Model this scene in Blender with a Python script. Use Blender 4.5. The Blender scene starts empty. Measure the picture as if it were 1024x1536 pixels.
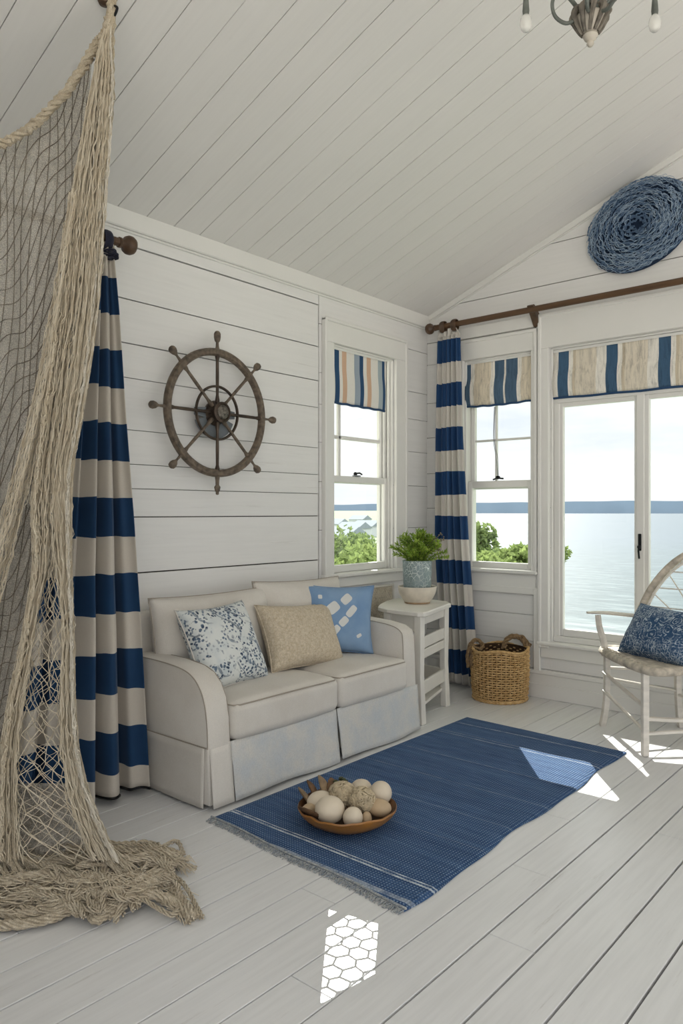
import bpy, math, random
from mathutils import Vector, Matrix, noise
random.seed(7)
PI = math.pi
scn = bpy.context.scene
COL = scn.collection
rnd = random.random
def uni(a, b): return a + (b - a) * rnd()

# ------------------------------------------------------------------ materials
def lin(h):
    h = h.lstrip('#'); out = []
    for i in (0, 2, 4):
        c = int(h[i:i + 2], 16) / 255.
        out.append(c / 12.92 if c <= .04045 else ((c + .055) / 1.055) ** 2.4)
    return tuple(out) + (1.,)

class NT:
    def __init__(s, name):
        s.m = bpy.data.materials.new(name); s.m.use_nodes = True
        s.t = s.m.node_tree; s.t.nodes.clear()
        s.out = s.n('ShaderNodeOutputMaterial')
    def n(s, typ, **kw):
        nd = s.t.nodes.new(typ)
        for k, v in kw.items():
            if hasattr(nd, k) and not isinstance(v, dict): setattr(nd, k, v)
        return nd
    def set(s, nd, **kw):
        for k, v in kw.items():
            nd.inputs[k.replace('_', ' ')].default_value = v
        return nd
    def l(s, a, b): s.t.links.new(a, b)
    def coord(s, kind='Object', scale=(1, 1, 1), rot=(0, 0, 0), loc=(0, 0, 0)):
        tc = s.n('ShaderNodeTexCoord'); mp = s.n('ShaderNodeMapping')
        mp.inputs['Scale'].default_value = scale; mp.inputs['Rotation'].default_value = rot
        mp.inputs['Location'].default_value = loc
        s.l(tc.outputs[kind], mp.inputs['Vector']); return mp.outputs['Vector']
    def noise(s, vec, scale=5, detail=3, rough=.5, dist=0):
        nd = s.n('ShaderNodeTexNoise'); s.set(nd, Scale=scale, Detail=detail, Roughness=rough, Distortion=dist)
        if vec: s.l(vec, nd.inputs['Vector'])
        return nd.outputs['Fac']
    def ramp(s, fac, stops, interp='LINEAR'):
        r = s.n('ShaderNodeValToRGB'); cr = r.color_ramp; cr.interpolation = interp
        while len(cr.elements) < len(stops): cr.elements.new(.5)
        for e, (p, c) in zip(cr.elements, stops):
            e.position = p; e.color = lin(c) if isinstance(c, str) else (c, c, c, 1)
        s.l(fac, r.inputs['Fac']); return r.outputs['Color']
    def math(s, op, a, b=None, c=None):
        nd = s.n('ShaderNodeMath', operation=op)
        for i, v in enumerate((a, b, c)):
            if v is None: continue
            if isinstance(v, (int, float)): nd.inputs[i].default_value = v
            else: s.l(v, nd.inputs[i])
        return nd.outputs[0]
    def mix(s, fac, a, b, mode='MIX'):
        nd = s.n('ShaderNodeMix', data_type='RGBA', blend_type=mode)
        for idx, v in ((0, fac), (6, a), (7, b)):
            if isinstance(v, str): nd.inputs[idx].default_value = lin(v)
            elif isinstance(v, (int, float)): nd.inputs[idx].default_value = v
            else: s.l(v, nd.inputs[idx])
        return nd.outputs[2]
    def sep(s, vec):
        nd = s.n('ShaderNodeSeparateXYZ'); s.l(vec, nd.inputs[0]); return nd.outputs
    def bsdf(s, color, rough=.6, metal=0, bump=None, bstr=.2, bdist=.01, spec=.5, sheen=0, trans=0):
        b = s.n('ShaderNodeBsdfPrincipled')
        if isinstance(color, str): b.inputs['Base Color'].default_value = lin(color)
        else: s.l(color, b.inputs['Base Color'])
        if isinstance(rough, (int, float)): b.inputs['Roughness'].default_value = rough
        else: s.l(rough, b.inputs['Roughness'])
        b.inputs['Metallic'].default_value = metal; b.inputs['Specular IOR Level'].default_value = spec
        if sheen: b.inputs['Sheen Weight'].default_value = sheen
        if trans: b.inputs['Transmission Weight'].default_value = trans
        if bump is not None:
            bp = s.n('ShaderNodeBump'); s.set(bp, Strength=bstr, Distance=bdist)
            s.l(bump, bp.inputs['Height']); s.l(bp.outputs[0], b.inputs['Normal'])
        return b.outputs[0]
    def done(s, sh): s.l(sh, s.out.inputs['Surface']); return s.m

def m_plain(name, col, rough=.6, metal=0, var=.06, scale=8, bstr=.1, bscale=60, stretch=(1, 1, 1), spec=.5):
    t = NT(name); v = t.coord('Object', stretch); f = t.noise(v, scale, 4)
    dark = t.mix(1.0, col, t.ramp(f, [(.3, 1 - var * 2), (.7, 1.0)]), 'MULTIPLY')
    return t.done(t.bsdf(dark, rough, metal, t.noise(v, bscale, 3), bstr, .004, spec))

def m_boards(name, col, stretch, rough=.5, knots=.5, var=.05, spec=.5):
    """white painted timber: faint grain along the board, a few knots and scuffs"""
    t = NT(name); v = t.coord('Object', stretch); g = t.noise(v, 6, 6, .6)
    v2 = t.coord('Object'); big = t.noise(v2, 1.3, 3)
    c = t.mix(1., col, t.ramp(g, [(.25, 1 - var * 1.6), (.6, 1.)]), 'MULTIPLY')
    c = t.mix(1., c, t.ramp(big, [(.3, 1 - var), (.7, 1.)]), 'MULTIPLY')
    vo = t.n('ShaderNodeTexVoronoi'); t.set(vo, Scale=1.35)
    vm = t.coord('Object', tuple(1.5 if s > 1 else 1. for s in stretch)); t.l(vm, vo.inputs['Vector'])
    k = t.ramp(vo.outputs['Distance'], [(.0, 1.), (.022, .8), (.042, 0.)])
    kk = t.math('MULTIPLY', k, knots)
    c = t.mix(kk, c, '#6f6154')
    sc = t.noise(t.coord('Object', tuple(s * .35 for s in stretch)), 9, 8, .78)
    scm = t.ramp(sc, [(.60, 0.), (.72, .42 * knots)])
    c = t.mix(scm, c, '#9b958b')
    return t.done(t.bsdf(c, rough, 0, g, .12, .003, spec))

def m_cloth(name, col, weave=900, var=.08, rough=.9, stretch=(1, 1, 1), bstr=.25, col2=None, cscale=5):
    t = NT(name); v = t.coord('Object', stretch)
    f = t.noise(v, cscale, 5, .6)
    base = t.mix(t.ramp(f, [(.35, 0.), (.65, 1.)]), col, col2 or col)
    fine = t.noise(v, weave / 3, 2)
    c = t.mix(1., base, t.ramp(fine, [(.3, 1 - var * 2), (.7, 1.)]), 'MULTIPLY')
    wr = t.noise(v, 7, 2)
    h = t.math('ADD', t.math('MULTIPLY', fine, .15), wr)
    return t.done(t.bsdf(c, rough, 0, h, bstr, .012, .25, .1))

def m_bands(name, axis, bands, period=None, off=0, rough=.85, bstr=.2, tex=None, kind='Object', sheen=.1):
    """colour bands along an axis of the object; bands = [(pos0..1, colour)], position = (coord-off)/period"""
    t = NT(name); v = t.coord(kind); s = t.sep(v)[axis]
    x = t.math('DIVIDE', t.math('SUBTRACT', s, off), period)
    x = t.math('FRACT', x)
    c = t.ramp(x, bands, 'CONSTANT')
    fine = t.noise(v, 260, 2)
    c = t.mix(1., c, t.ramp(fine, [(.3, .9), (.7, 1.)]), 'MULTIPLY')
    if tex: c = tex(t, c, v)
    return t.done(t.bsdf(c, rough, 0, t.noise(v, 30, 3), bstr, .004, .2, sheen))

MAT = {}
MAT['wall'] = m_boards('white_wall_paint', '#ebeae8', (3, .35, 9), .55, .6, .03)
MAT['wallb'] = m_boards('white_wall_paint_window_side', '#e9e8e6', (.35, 3, 9), .55, .6, .03)
MAT['ceil'] = m_boards('white_ceiling_paint', '#e6e4e1', (.35, 9, 1), .6, .1, .02)
MAT['floor'] = m_boards('whitewashed_floor', '#e6e6e6', (9, .45, 3), .33, 1.2, .06, .5)
MAT['gap'] = m_plain('dark_board_gap', '#3a322b', .95, 0, .1)
MAT['gapl'] = m_plain('grey_board_gap', '#4d4843', .95, 0, .1)
MAT['trim'] = m_plain('white_trim_paint', '#e9e8e4', .4, 0, .02, 3, .03)
MAT['furn'] = m_plain('white_furniture_paint', '#e6e2da', .45, 0, .05, 5, .06, 40)
MAT['wood'] = m_plain('stained_rod_wood', '#5d4532', .45, 0, .25, 4, .2, 40, (8, 1, 8))
MAT['woodx'] = m_plain('stained_rod_wood_long', '#64482f', .45, 0, .2, 4, .2, 40, (1, 8, 8))
MAT['wheel'] = m_plain('weathered_wheel_wood', '#7b6c5c', .55, .0, .35, 14, .4, 70, (1, 3, 3))
MAT['wheeld'] = m_plain('aged_bronze', '#5a4c41', .45, .5, .35, 18, .4, 60)
MAT['iron'] = m_plain('dark_iron', '#2b2c2e', .4, .8, .1)
MAT['steel'] = m_plain('grey_steel', '#8d9196', .35, .8, .1)
MAT['linen'] = m_cloth('cream_linen', '#dfdad2', 700, .04, .95, col2='#d8d2c9')
MAT['linens'] = m_cloth('washed_skirt_linen', '#dcd9d2', 500, .06, .95, col2='#ccd0d2', cscale=9)
MAT['piping'] = m_cloth('linen_piping', '#a89f92', 700, .05)
MAT['rope'] = m_cloth('jute_rope', '#d6cab4', 900, .15, .95, col2='#c2b298', cscale=40, bstr=.6)
MAT['net'] = m_cloth('net_twine', '#eee3cd', 1200, .1, .95, col2='#dccdb3', cscale=25)
MAT['netp'] = m_cloth('net_twine_pale', '#efe8da', 1200, .1, .95, col2='#d8cebb', cscale=25)
MAT['netd'] = m_cloth('net_cord_dark', '#6a6258', 1200, .15, .95, col2='#857a6b', cscale=20)
MAT['bluerope'] = m_cloth('blue_rope', '#b4c6d8', 1500, .1, .95, col2='#8aa3bd', cscale=35, bstr=.6)
MAT['bluemid'] = m_cloth('mid_blue_rope', '#6d88a6', 1500, .15, .95, col2='#50698a', cscale=35, bstr=.6)
MAT['bluedark'] = m_cloth('blue_rope_backing', '#2e415c', 1500, .2, .95, col2='#22334b', cscale=30)

def curtain_mat(name, off, period, navyfrac, navy='#173659', navy2='#1b4871', cream='#d8d0c4'):
    t = NT(name); v = t.coord('Object'); z = t.sep(v)[2]
    w = t.math('MULTIPLY', t.math('SUBTRACT', t.noise(v, 9, 1), .5), .02)
    x = t.math('FRACT', t.math('DIVIDE', t.math('SUBTRACT', t.math('ADD', z, w), off), period))
    c = t.ramp(x, [(0, 1.), (navyfrac, 0.)], 'CONSTANT')
    nv = t.mix(t.noise(v, 5, 3), navy, navy2)
    top = t.math('GREATER_THAN', z, 9.)
    c = t.mix(c, cream, nv)
    fine = t.noise(v, 300, 2)
    c = t.mix(1., c, t.ramp(fine, [(.3, .92), (.7, 1.)]), 'MULTIPLY')
    d = t.bsdf(c, .75, 0, fine, .1, .002, .3, .15)
    tr = t.n('ShaderNodeBsdfTranslucent'); t.l(c, tr.inputs['Color'])
    mx = t.n('ShaderNodeMixShader'); mx.inputs[0].default_value = .18
    t.l(d, mx.inputs[1]); t.l(tr.outputs[0], mx.inputs[2])
    return t.done(mx.outputs[0])
MAT['curtl'] = curtain_mat('striped_curtain_cloth_near', .14, .349, .51)
MAT['curtr'] = curtain_mat('striped_curtain_cloth_far', .102, .3315, .525, '#1c406d', '#214d7d', '#ded9d1')

def glass_mat():
    t = NT('window_glass'); tr = t.n('ShaderNodeBsdfTransparent'); gl = t.n('ShaderNodeBsdfGlossy')
    gl.inputs['Roughness'].default_value = .02
    tr.inputs['Color'].default_value = (.97, .985, .98, 1)
    fr = t.n('ShaderNodeFresnel'); fr.inputs['IOR'].default_value = 1.35
    mx = t.n('ShaderNodeMixShader'); ge = t.n('ShaderNodeNewGeometry'); t.l(t.math('MULTIPLY', fr.outputs[0], t.math('SUBTRACT', 1., ge.outputs['Backfacing'])), mx.inputs[0]); t.l(tr.outputs[0], mx.inputs[1]); t.l(gl.outputs[0], mx.inputs[2])
    return t.done(mx.outputs[0])
MAT['glass'] = glass_mat()

def shade_mat(name, axis, stops, off, period, coarse=False):
    def tex(t, c, v):
        if coarse:
            g = t.noise(t.coord('Object', (55, 55, 5)), 1., 5, .75, .6)
            return t.mix(.85, c, t.ramp(g, [(.32, .55), (.5, 1.), (.75, 1.25)]), 'MULTIPLY')
        return c
    return m_bands(name, axis, stops, period, off, tex=tex)
MAT['shade1'] = shade_mat('pastel_striped_blind', 1,
    [(0, '#e9e6df'), (.05, '#2d4f74'), (.13, '#e9e6df'), (.18, '#d8b59a'), (.26, '#e9e6df'), (.40, '#9fabb8'), (.50, '#2d4f74'),
     (.57, '#e9e6df'), (.63, '#d8b59a'), (.71, '#e9e6df'), (.85, '#a9b6bb'), (.93, '#2d4f74')], 3.76, .60)
MAT['shade2'] = shade_mat('rustic_striped_blind', 0,
    [(0, '#4f6880'), (.16, '#efebe2'), (.24, '#ded3bf'), (.60, '#efebe2'), (.68, '#4f6880'), (.88, '#efebe2'), (.92, '#4f6880')], -2.975, .385, True)
MAT['shade3'] = shade_mat('rustic_striped_blind_wide', 0,
    [(0, '#efebe2'), (.05, '#44627f'), (.27, '#efebe2'), (.36, '#d0c4ae'), (.42, '#e2d9c8'), (.85, '#efebe2'), (.95, '#efebe2')], -2.235, .335, True)
MAT['navy'] = m_cloth('navy_tape', '#2b4a70', 900)

def rug_mat():
    t = NT('woven_blue_rug'); v = t.coord('Object'); o = t.sep(v)
    st = t.noise(t.coord('Object', (.5, 14, 1)), 1.6, 5, .75)
    base = t.mix(t.ramp(st, [(.35, 0.), (.7, 1.)]), '#324c74', '#4a6890')
    big = t.noise(v, 2.2, 3)
    base = t.mix(t.ramp(big, [(.4, 0.), (.8, .35)]), base, '#2b4366')
    w1 = t.math('SINE', t.math('MULTIPLY', o[0], 2 * PI / .013)); w2 = t.math('SINE', t.math('MULTIPLY', o[1], 2 * PI / .013))
    wv = t.math('MULTIPLY', t.math('ADD', w1, 1), t.math('ADD', w2, 1))
    dots = t.ramp(t.math('MULTIPLY', wv, .25), [(.35, 0.), (.7, .8)])
    dn = t.math('MULTIPLY', dots, t.ramp(t.noise(t.coord('Object', (1, 8, 1)), 8, 4), [(.3, .3), (.65, .95)]))
    c = t.mix(dn, base, '#a3b9d2')
    def line(y, w, s):
        d = t.math('ABSOLUTE', t.math('SUBTRACT', o[1], y))
        wob = t.noise(v, 25, 2)
        m = t.math('MULTIPLY', t.math('LESS_THAN', d, w), t.ramp(wob, [(.35, .35 * s), (.6, s)]))
        return m
    for y, w, s in ((2.128, .0045, .95), (2.146, .0035, .9), (2.012, .012, .45), (3.70, .004, .45), (3.735, .004, .25), (3.93, .005, .5),
                    (3.35, .004, .22), (3.05, .003, .2), (2.75, .003, .2), (2.5, .003, .15)):
        c = t.mix(line(y, w, s), c, '#d9e0e6')
    return t.done(t.bsdf(c, .95, 0, wv, .6, .002, .15))
MAT['rug'] = rug_mat()

# ------------------------------------------------------------------ mesh helpers
class MB:
    def __init__(s): s.v = []; s.f = []
    def add(s, vs, fs):
        o = len(s.v); s.v.extend(tuple(p) for p in vs); s.f.extend(tuple(i + o for i in f) for f in fs); return s
    def box(s, a, b, M=None):
        x0, y0, z0 = a; x1, y1, z1 = b
        vs = [(x0, y0, z0), (x1, y0, z0), (x1, y1, z0), (x0, y1, z0), (x0, y0, z1), (x1, y0, z1), (x1, y1, z1), (x0, y1, z1)]
        if M: vs = [M @ Vector(p) for p in vs]
        return s.add(vs, [(3, 2, 1, 0), (4, 5, 6, 7), (0, 1, 5, 4), (1, 2, 6, 5), (2, 3, 7, 6), (3, 0, 4, 7)])
    def bbox(s, a, b, c=.004, M=None):
        """box with small chamfers"""
        x = (a[0], b[0]); y = (a[1], b[1]); z = (a[2], b[2]); vs = []; idx = {}
        c = min(c, (x[1]-x[0])*.45, (y[1]-y[0])*.45, (z[1]-z[0])*.45)
        for i in (0, 1):
            for j in (0, 1):
                for k in (0, 1):
                    sx, sy, sz = 1 - 2 * i, 1 - 2 * j, 1 - 2 * k
                    for ax in range(3):
                        p = [x[i] + sx * c, y[j] + sy * c, z[k] + sz * c]
                        p[ax] = (x[i], y[j], z[k])[ax]
                        idx[(i, j, k, ax)] = len(vs); vs.append(tuple(p))
        F = []
        for ax in range(3):
            for e in (0, 1):
                q = []
                for (p, r) in ((0, 0), (1, 0), (1, 1), (0, 1)):
                    t = [0, 0, 0]; t[ax] = e; t[(ax + 1) % 3] = p; t[(ax + 2) % 3] = r; q.append(idx[tuple(t) + (ax,)])
                F.append(tuple(q) if e else tuple(reversed(q)))
        for ax in range(3):
            b1, b2 = (ax + 1) % 3, (ax + 2) % 3
            for p in (0, 1):
                for r in (0, 1):
                    t0 = [0, 0, 0]; t0[b1] = p; t0[b2] = r; t1 = list(t0); t1[ax] = 1
                    q = (idx[tuple(t0) + (b1,)], idx[tuple(t0) + (b2,)], idx[tuple(t1) + (b2,)], idx[tuple(t1) + (b1,)])
                    F.append(q if (p + r) % 2 else tuple(reversed(q)))
        for i in (0, 1):
            for j in (0, 1):
                for k in (0, 1):
                    q = (idx[(i, j, k, 0)], idx[(i, j, k, 1)], idx[(i, j, k, 2)])
                    F.append(q if (i + j + k) % 2 else tuple(reversed(q)))
        if M: vs = [M @ Vector(p) for p in vs]
        return s.add(vs, F)
    def tube(s, pts, r, n=6, closed=False, cap=True, flat=None):
        pts = [Vector(p) for p in pts]; N = len(pts)
        if N < 2: return s
        R = r if callable(r) else ((lambda t: r[min(int(t * (len(r) - 1) + .5), len(r) - 1)]) if isinstance(r, (list, tuple)) else (lambda t: r))
        up = None; vs = []
        for i, p in enumerate(pts):
            if closed: t = pts[(i + 1) % N] - pts[i - 1]
            else: t = pts[min(i + 1, N - 1)] - pts[max(i - 1, 0)]
            if t.length < 1e-9: t = Vector((0, 0, 1))
            t.normalize()
            if up is None: up = Vector((0, 0, 1)) if abs(t.z) < .9 else Vector((1, 0, 0))
            a = up - t * up.dot(t)
            if a.length < 1e-6: a = t.orthogonal()
            a.normalize(); up = a; b = t.cross(a); rr = R(i / max(N - 1, 1))
            for k in range(n):
                th = 2 * PI * k / n
                vs.append(p + a * (math.cos(th) * rr * (flat or 1)) + b * (math.sin(th) * rr))
        fs = []
        for i in range(N if closed else N - 1):
            j = (i + 1) % N
            for k in range(n):
                k2 = (k + 1) % n; fs.append((i * n + k, i * n + k2, j * n + k2, j * n + k))
        if cap and not closed: fs += [tuple(reversed(range(n))), tuple((N - 1) * n + k for k in range(n))]
        return s.add(vs, fs)
    def rope(s, pts, r, strands=3, twist=40, n=5, sr=None, closed=False, fuzz=0):
        """twisted strands along a path"""
        pts = [Vector(p) for p in pts]; L = 0; out = [[] for _ in range(strands)]; up = None; N = len(pts)
        for i, p in enumerate(pts):
            t = (pts[(i + 1) % N] - pts[i - 1]) if closed else (pts[min(i + 1, N - 1)] - pts[max(i - 1, 0)])
            t = t.normalized() if t.length > 1e-9 else Vector((1, 0, 0))
            if i: L += (p - pts[i - 1]).length
            if up is None: up = Vector((0, 0, 1)) if abs(t.z) < .9 else Vector((1, 0, 0))
            a = up - t * up.dot(t); a = a.normalized() if a.length > 1e-6 else t.orthogonal().normalized()
            up = a; b = t.cross(a)
            for k in range(strands):
                th = 2 * PI * k / strands + L * twist; rr = r * (1 + uni(-fuzz, fuzz))
                out[k].append(p + a * math.cos(th) * rr + b * math.sin(th) * rr)
        for o in out: s.tube(o, sr or r * .95, n, closed=closed)
        return s
    def lathe(s, prof, n=32, c=(0, 0, 0), M=None, cap=True):
        vs = []
        for (r, z) in prof:
            for k in range(n):
                th = 2 * PI * k / n; vs.append(Vector((r * math.cos(th), r * math.sin(th), z)))
        fs = []
        for i in range(len(prof) - 1):
            for k in range(n):
                k2 = (k + 1) % n; fs.append((i * n + k, i * n + k2, (i + 1) * n + k2, (i + 1) * n + k))
        if cap:
            fs.append(tuple(reversed(range(n)))); fs.append(tuple((len(prof) - 1) * n + k for k in range(n)))
        if M: vs = [M @ v for v in vs]
        return s.add([v + Vector(c) for v in vs], fs)
    def ball(s, c, r, n=16, m=10, sc=(1, 1, 1), M=None, nz=0, ns=3):
        vs = []; fs = []
        for i in range(m + 1):
            ph = PI * i / m
            for k in range(n):
                th = 2 * PI * k / n
                d = Vector((math.sin(ph) * math.cos(th), math.sin(ph) * math.sin(th), -math.cos(ph)))
                q = 1 + (nz * noise.noise(d * ns + Vector(c) * 7) if nz else 0)
                p = Vector((d.x * sc[0], d.y * sc[1], d.z * sc[2])) * r * q
                if M: p = M @ p
                vs.append(p + Vector(c))
        for i in range(m):
            for k in range(n):
                k2 = (k + 1) % n; fs.append((i * n + k, i * n + k2, (i + 1) * n + k2, (i + 1) * n + k))
        return s.add(vs, fs)
    def prism(s, poly, d0, d1, axis=1, M=None):
        """polygon (list of 2-tuples) extruded along axis"""
        def mk(p, d):
            q = [0, 0, 0]; o = [a for a in range(3) if a != axis]; q[o[0]] = p[0]; q[o[1]] = p[1]; q[axis] = d; return Vector(q)
        n = len(poly); vs = [mk(p, d0) for p in poly] + [mk(p, d1) for p in poly]
        if M: vs = [M @ v for v in vs]
        fs = [tuple(range(n)), tuple(reversed(range(n, 2 * n)))] + [(i, i + n, (i + 1) % n + n, (i + 1) % n) for i in range(n)]
        return s.add(vs, fs)
    def grid(s, fn, nu, nv, closed_u=False):
        vs = [fn(i / nu, j / nv) for j in range(nv + 1) for i in range(nu if closed_u else nu + 1)]
        w = nu if closed_u else nu + 1; fs = []
        for j in range(nv):
            for i in range(nu):
                i2 = (i + 1) % w if closed_u else i + 1
                fs.append((j * w + i, j * w + i2, (j + 1) * w + i2, (j + 1) * w + i))
        return s.add(vs, fs)
    def build(s, name, mat, parent=None, smooth=False, recalc=True, origin=None):
        me = bpy.data.meshes.new(name)
        if origin is not None:
            O = Vector(origin); s.v = [tuple(Vector(p) - O) for p in s.v]
        me.from_pydata(s.v, [], s.f); me.update()
        if recalc:
            import bmesh
            bm = bmesh.new(); bm.from_mesh(me); bmesh.ops.recalc_face_normals(bm, faces=bm.faces); bm.to_mesh(me); bm.free()
        me.materials.append(MAT[mat] if isinstance(mat, str) else mat)
        if smooth:
            me.polygons.foreach_set('use_smooth', [True] * len(me.polygons))
            try: me.set_sharp_from_angle(angle=math.radians(50))
            except Exception: pass
        o = bpy.data.objects.new(name, me); COL.objects.link(o)
        if origin is not None: o.location = origin
        if parent:
            o.parent = parent
            o.matrix_parent_inverse = parent.matrix_world.inverted() if parent.type != 'EMPTY' else Matrix.Translation(-Vector(parent.location))
        return o
def tag(o, label=None, cat=None, group=None, kind=None):
    for k, v in (('label', label), ('category', cat), ('group', group), ('kind', kind)):
        if v: o[k] = v
    return o
def thing(name, label, cat, loc=(0, 0, 0), group=None, kind=None):
    o = bpy.data.objects.new(name, None); COL.objects.link(o); o.location = loc; o.empty_display_size = .1
    return tag(o, label, cat, group, kind)
def struct(o): o['kind'] = 'structure'; return o
def solid(o, th, off=0):
    m = o.modifiers.new('thickness', 'SOLIDIFY'); m.thickness = th; m.offset = off; return o
def sub(o, lv=1):
    m = o.modifiers.new('smooth', 'SUBSURF'); m.levels = lv; m.render_levels = lv; return o
def interp(tab, x):
    if x <= tab[0][0]: return tab[0][1]
    for (a, b), (c, d) in zip(tab, tab[1:]):
        if x <= c: return b + (d - b) * (x - a) / (c - a)
    return tab[-1][1]
def catmull(P, n=8, closed=False):
    P = [Vector(p) for p in P]; out = []; N = len(P)
    for i in range(N if closed else N - 1):
        g = (lambda k: P[k % N]) if closed else (lambda k: P[max(0, min(N - 1, k))])
        p0, p1, p2, p3 = g(i - 1), g(i), g(i + 1), g(i + 2)
        for k in range(n):
            t = k / n
            out.append(.5 * ((2 * p1) + (p2 - p0) * t + (2 * p0 - 5 * p1 + 4 * p2 - p3) * t * t + (3 * p1 - p0 - 3 * p2 + p3) * t ** 3))
    if not closed: out.append(P[-1])
    return out

# room: left wall x = XL (runs along y), window wall y = YB (runs along x)
XL, YB, EAVE, SLOPE, RX = -3.3, 4.88, 2.82, .38, .2
def ceil_z(x): return EAVE + SLOPE * (x - XL) if x <= RX else EAVE + SLOPE * (RX - XL) - SLOPE * (x - RX)
RV, FV = Vector((.759, .651, 0)), Vector((-.651, .759, 0))   # the room's diagonal and its normal

# ------------------------------------------------------------------ camera
cam = bpy.data.cameras.new('camera'); co = bpy.data.objects.new('camera', cam); COL.objects.link(co)
co.location = (0, 0, 1.3); co.rotation_euler = (PI / 2, 0, math.atan2(.651, .759))
cam.sensor_fit = 'HORIZONTAL'; cam.sensor_width = 36; cam.lens = 36 * 1117 / 1024; cam.clip_end = 20000; cam.clip_start = .05
scn.camera = co
scn.view_settings.view_transform = 'Standard'; scn.view_settings.look = 'None'
scn.view_settings.exposure = 0.22; scn.view_settings.gamma = 1; scn.view_settings.use_curve_mapping = False

# ------------------------------------------------------------------ sky and sun
SKY_TOP, SKY_BACK = 2.0, 1.0
w = bpy.data.worlds.new('sky'); scn.world = w; w.use_nodes = True; nt = w.node_tree; nt.nodes.clear()
def wn(t, **k):
    n = nt.nodes.new(t)
    for a, b in k.items(): setattr(n, a, b)
    return n
wo = wn('ShaderNodeOutputWorld'); bg = wn('ShaderNodeBackground'); tc = wn('ShaderNodeTexCoord')
mp = wn('ShaderNodeMapping'); mp.inputs['Scale'].default_value = (1, 1, 4.5)
nz = wn('ShaderNodeTexNoise'); nz.inputs['Scale'].default_value = 3.2; nz.inputs['Detail'].default_value = 7; nz.inputs['Roughness'].default_value = .55
cr = wn('ShaderNodeValToRGB'); cr.color_ramp.elements[0].position = .34; cr.color_ramp.elements[0].color = (.80, .85, .92, 1)
cr.color_ramp.elements[1].position = .56; cr.color_ramp.elements[1].color = (1.0, 1.0, 1.0, 1)
nt.links.new(tc.outputs['Generated'], mp.inputs['Vector']); nt.links.new(mp.outputs[0], nz.inputs['Vector']); nt.links.new(nz.outputs['Fac'], cr.inputs['Fac'])
# bright overcast: luminance climbs from the horizon to the zenith and towards the landward side
sx = wn('ShaderNodeSeparateXYZ'); nt.links.new(tc.outputs['Generated'], sx.inputs[0])
mr = wn('ShaderNodeMapRange', interpolation_type='SMOOTHSTEP'); nt.links.new(sx.outputs['Z'], mr.inputs['Value'])
for k_, v_ in (('From Min', .16), ('From Max', .6), ('To Min', 1.0), ('To Max', SKY_TOP)): mr.inputs[k_].default_value = v_
mr2 = wn('ShaderNodeMapRange', interpolation_type='SMOOTHSTEP')
dt = wn('ShaderNodeVectorMath', operation='DOT_PRODUCT'); dt.inputs[1].default_value = (.651, -.759, 0)
nt.links.new(tc.outputs['Generated'], dt.inputs[0]); nt.links.new(dt.outputs['Value'], mr2.inputs['Value'])
for k_, v_ in (('From Min', -.6), ('From Max', .6), ('To Min', 1.0), ('To Max', SKY_BACK)): mr2.inputs[k_].default_value = v_
mu = wn('ShaderNodeMath', operation='MULTIPLY'); nt.links.new(mr.outputs[0], mu.inputs[0]); nt.links.new(mr2.outputs[0], mu.inputs[1])
nt.links.new(cr.outputs['Color'], bg.inputs['Color']); nt.links.new(mu.outputs[0], bg.inputs['Strength'])
nt.links.new(bg.outputs[0], wo.inputs['Surface'])
sl = bpy.data.lights.new('sun', 'SUN'); sl.energy = 9.0; sl.angle = math.radians(.02); sl.color = (1, .96, .9)
so = bpy.data.objects.new('sun', sl); COL.objects.link(so)
sd = Vector((.622, -.783, -.62)).normalized()
so.rotation_euler = sd.to_track_quat('-Z', 'Y').to_euler(); so.location = (-6, 9, 8)

# ------------------------------------------------------------------ floor
mb = MB(); k0 = -1.155; bw = .157; i = -20
x = k0 - 22 * bw
while x < 3.6:
    xa, xb = max(x, XL - .1), x + bw
    if xb > XL:
        cuts = [-1.6]; y = -1.6 + uni(.4, 2.2)
        while y < YB + .1: cuts.append(y); y += uni(1.5, 2.9)
        if abs(x - (k0 - bw)) < .01: cuts = [-1.6, .3, 2.495, 4.3]
        if abs(x - k0) < .01: cuts = [-1.6, 2.04, 4.1]
        cuts.append(YB + .12)
        g = random.choice((.0014, .0020, .0026)) + (.0013 if x > -1.2 else .0003)
        for a, b in zip(cuts, cuts[1:]):
            mb.bbox((xa + g, a + .001, -.022), (xb - g, b - .001, uni(-.0008, 0)), .0015)
    x += bw
fl = struct(mb.build('floor', 'floor'))
struct(MB().box((XL - .12, -1.6, -.12), (3.6, YB + .12, -.023)).build('floor_base', 'gap', fl)); fl.children[0].name = 'subfloor'

# ------------------------------------------------------------------ left wall
Y0 = -1.2
OP1 = (3.745, 4.44, .87, 2.43)
def rects_minus(y0, y1, z0, z1, op):
    a, b, c, d = op
    if y1 <= a or y0 >= b or z1 <= c or z0 >= d: return [(y0, y1, z0, z1)]
    out = []
    if y0 < a: out.append((y0, a, z0, z1))
    if y1 > b: out.append((b, y1, z0, z1))
    m0, m1 = max(y0, a), min(y1, b)
    if z0 < c: out.append((m0, m1, z0, c))
    if z1 > d: out.append((m0, m1, d, z1))
    return out
mb = MB()
LA = [0, .45, .985, 1.275, 1.42, 1.545, 1.72, 1.985, 2.16, 2.385, 2.66, 2.80]
for a, b in zip(LA, LA[1:]):
    g = .0034 if a in (2.385, .985, 2.66) or b in (2.385, .985, 2.66) else .0016
    tk = uni(0, .004)
    mb.bbox((XL - .018, Y0, a + g), (XL + tk, 3.612, b - g), .0015)
LB = [0, .3, .58, .86, 1.18, 1.5, 1.76, 2.01, 2.22, 2.54, 2.80]
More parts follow.
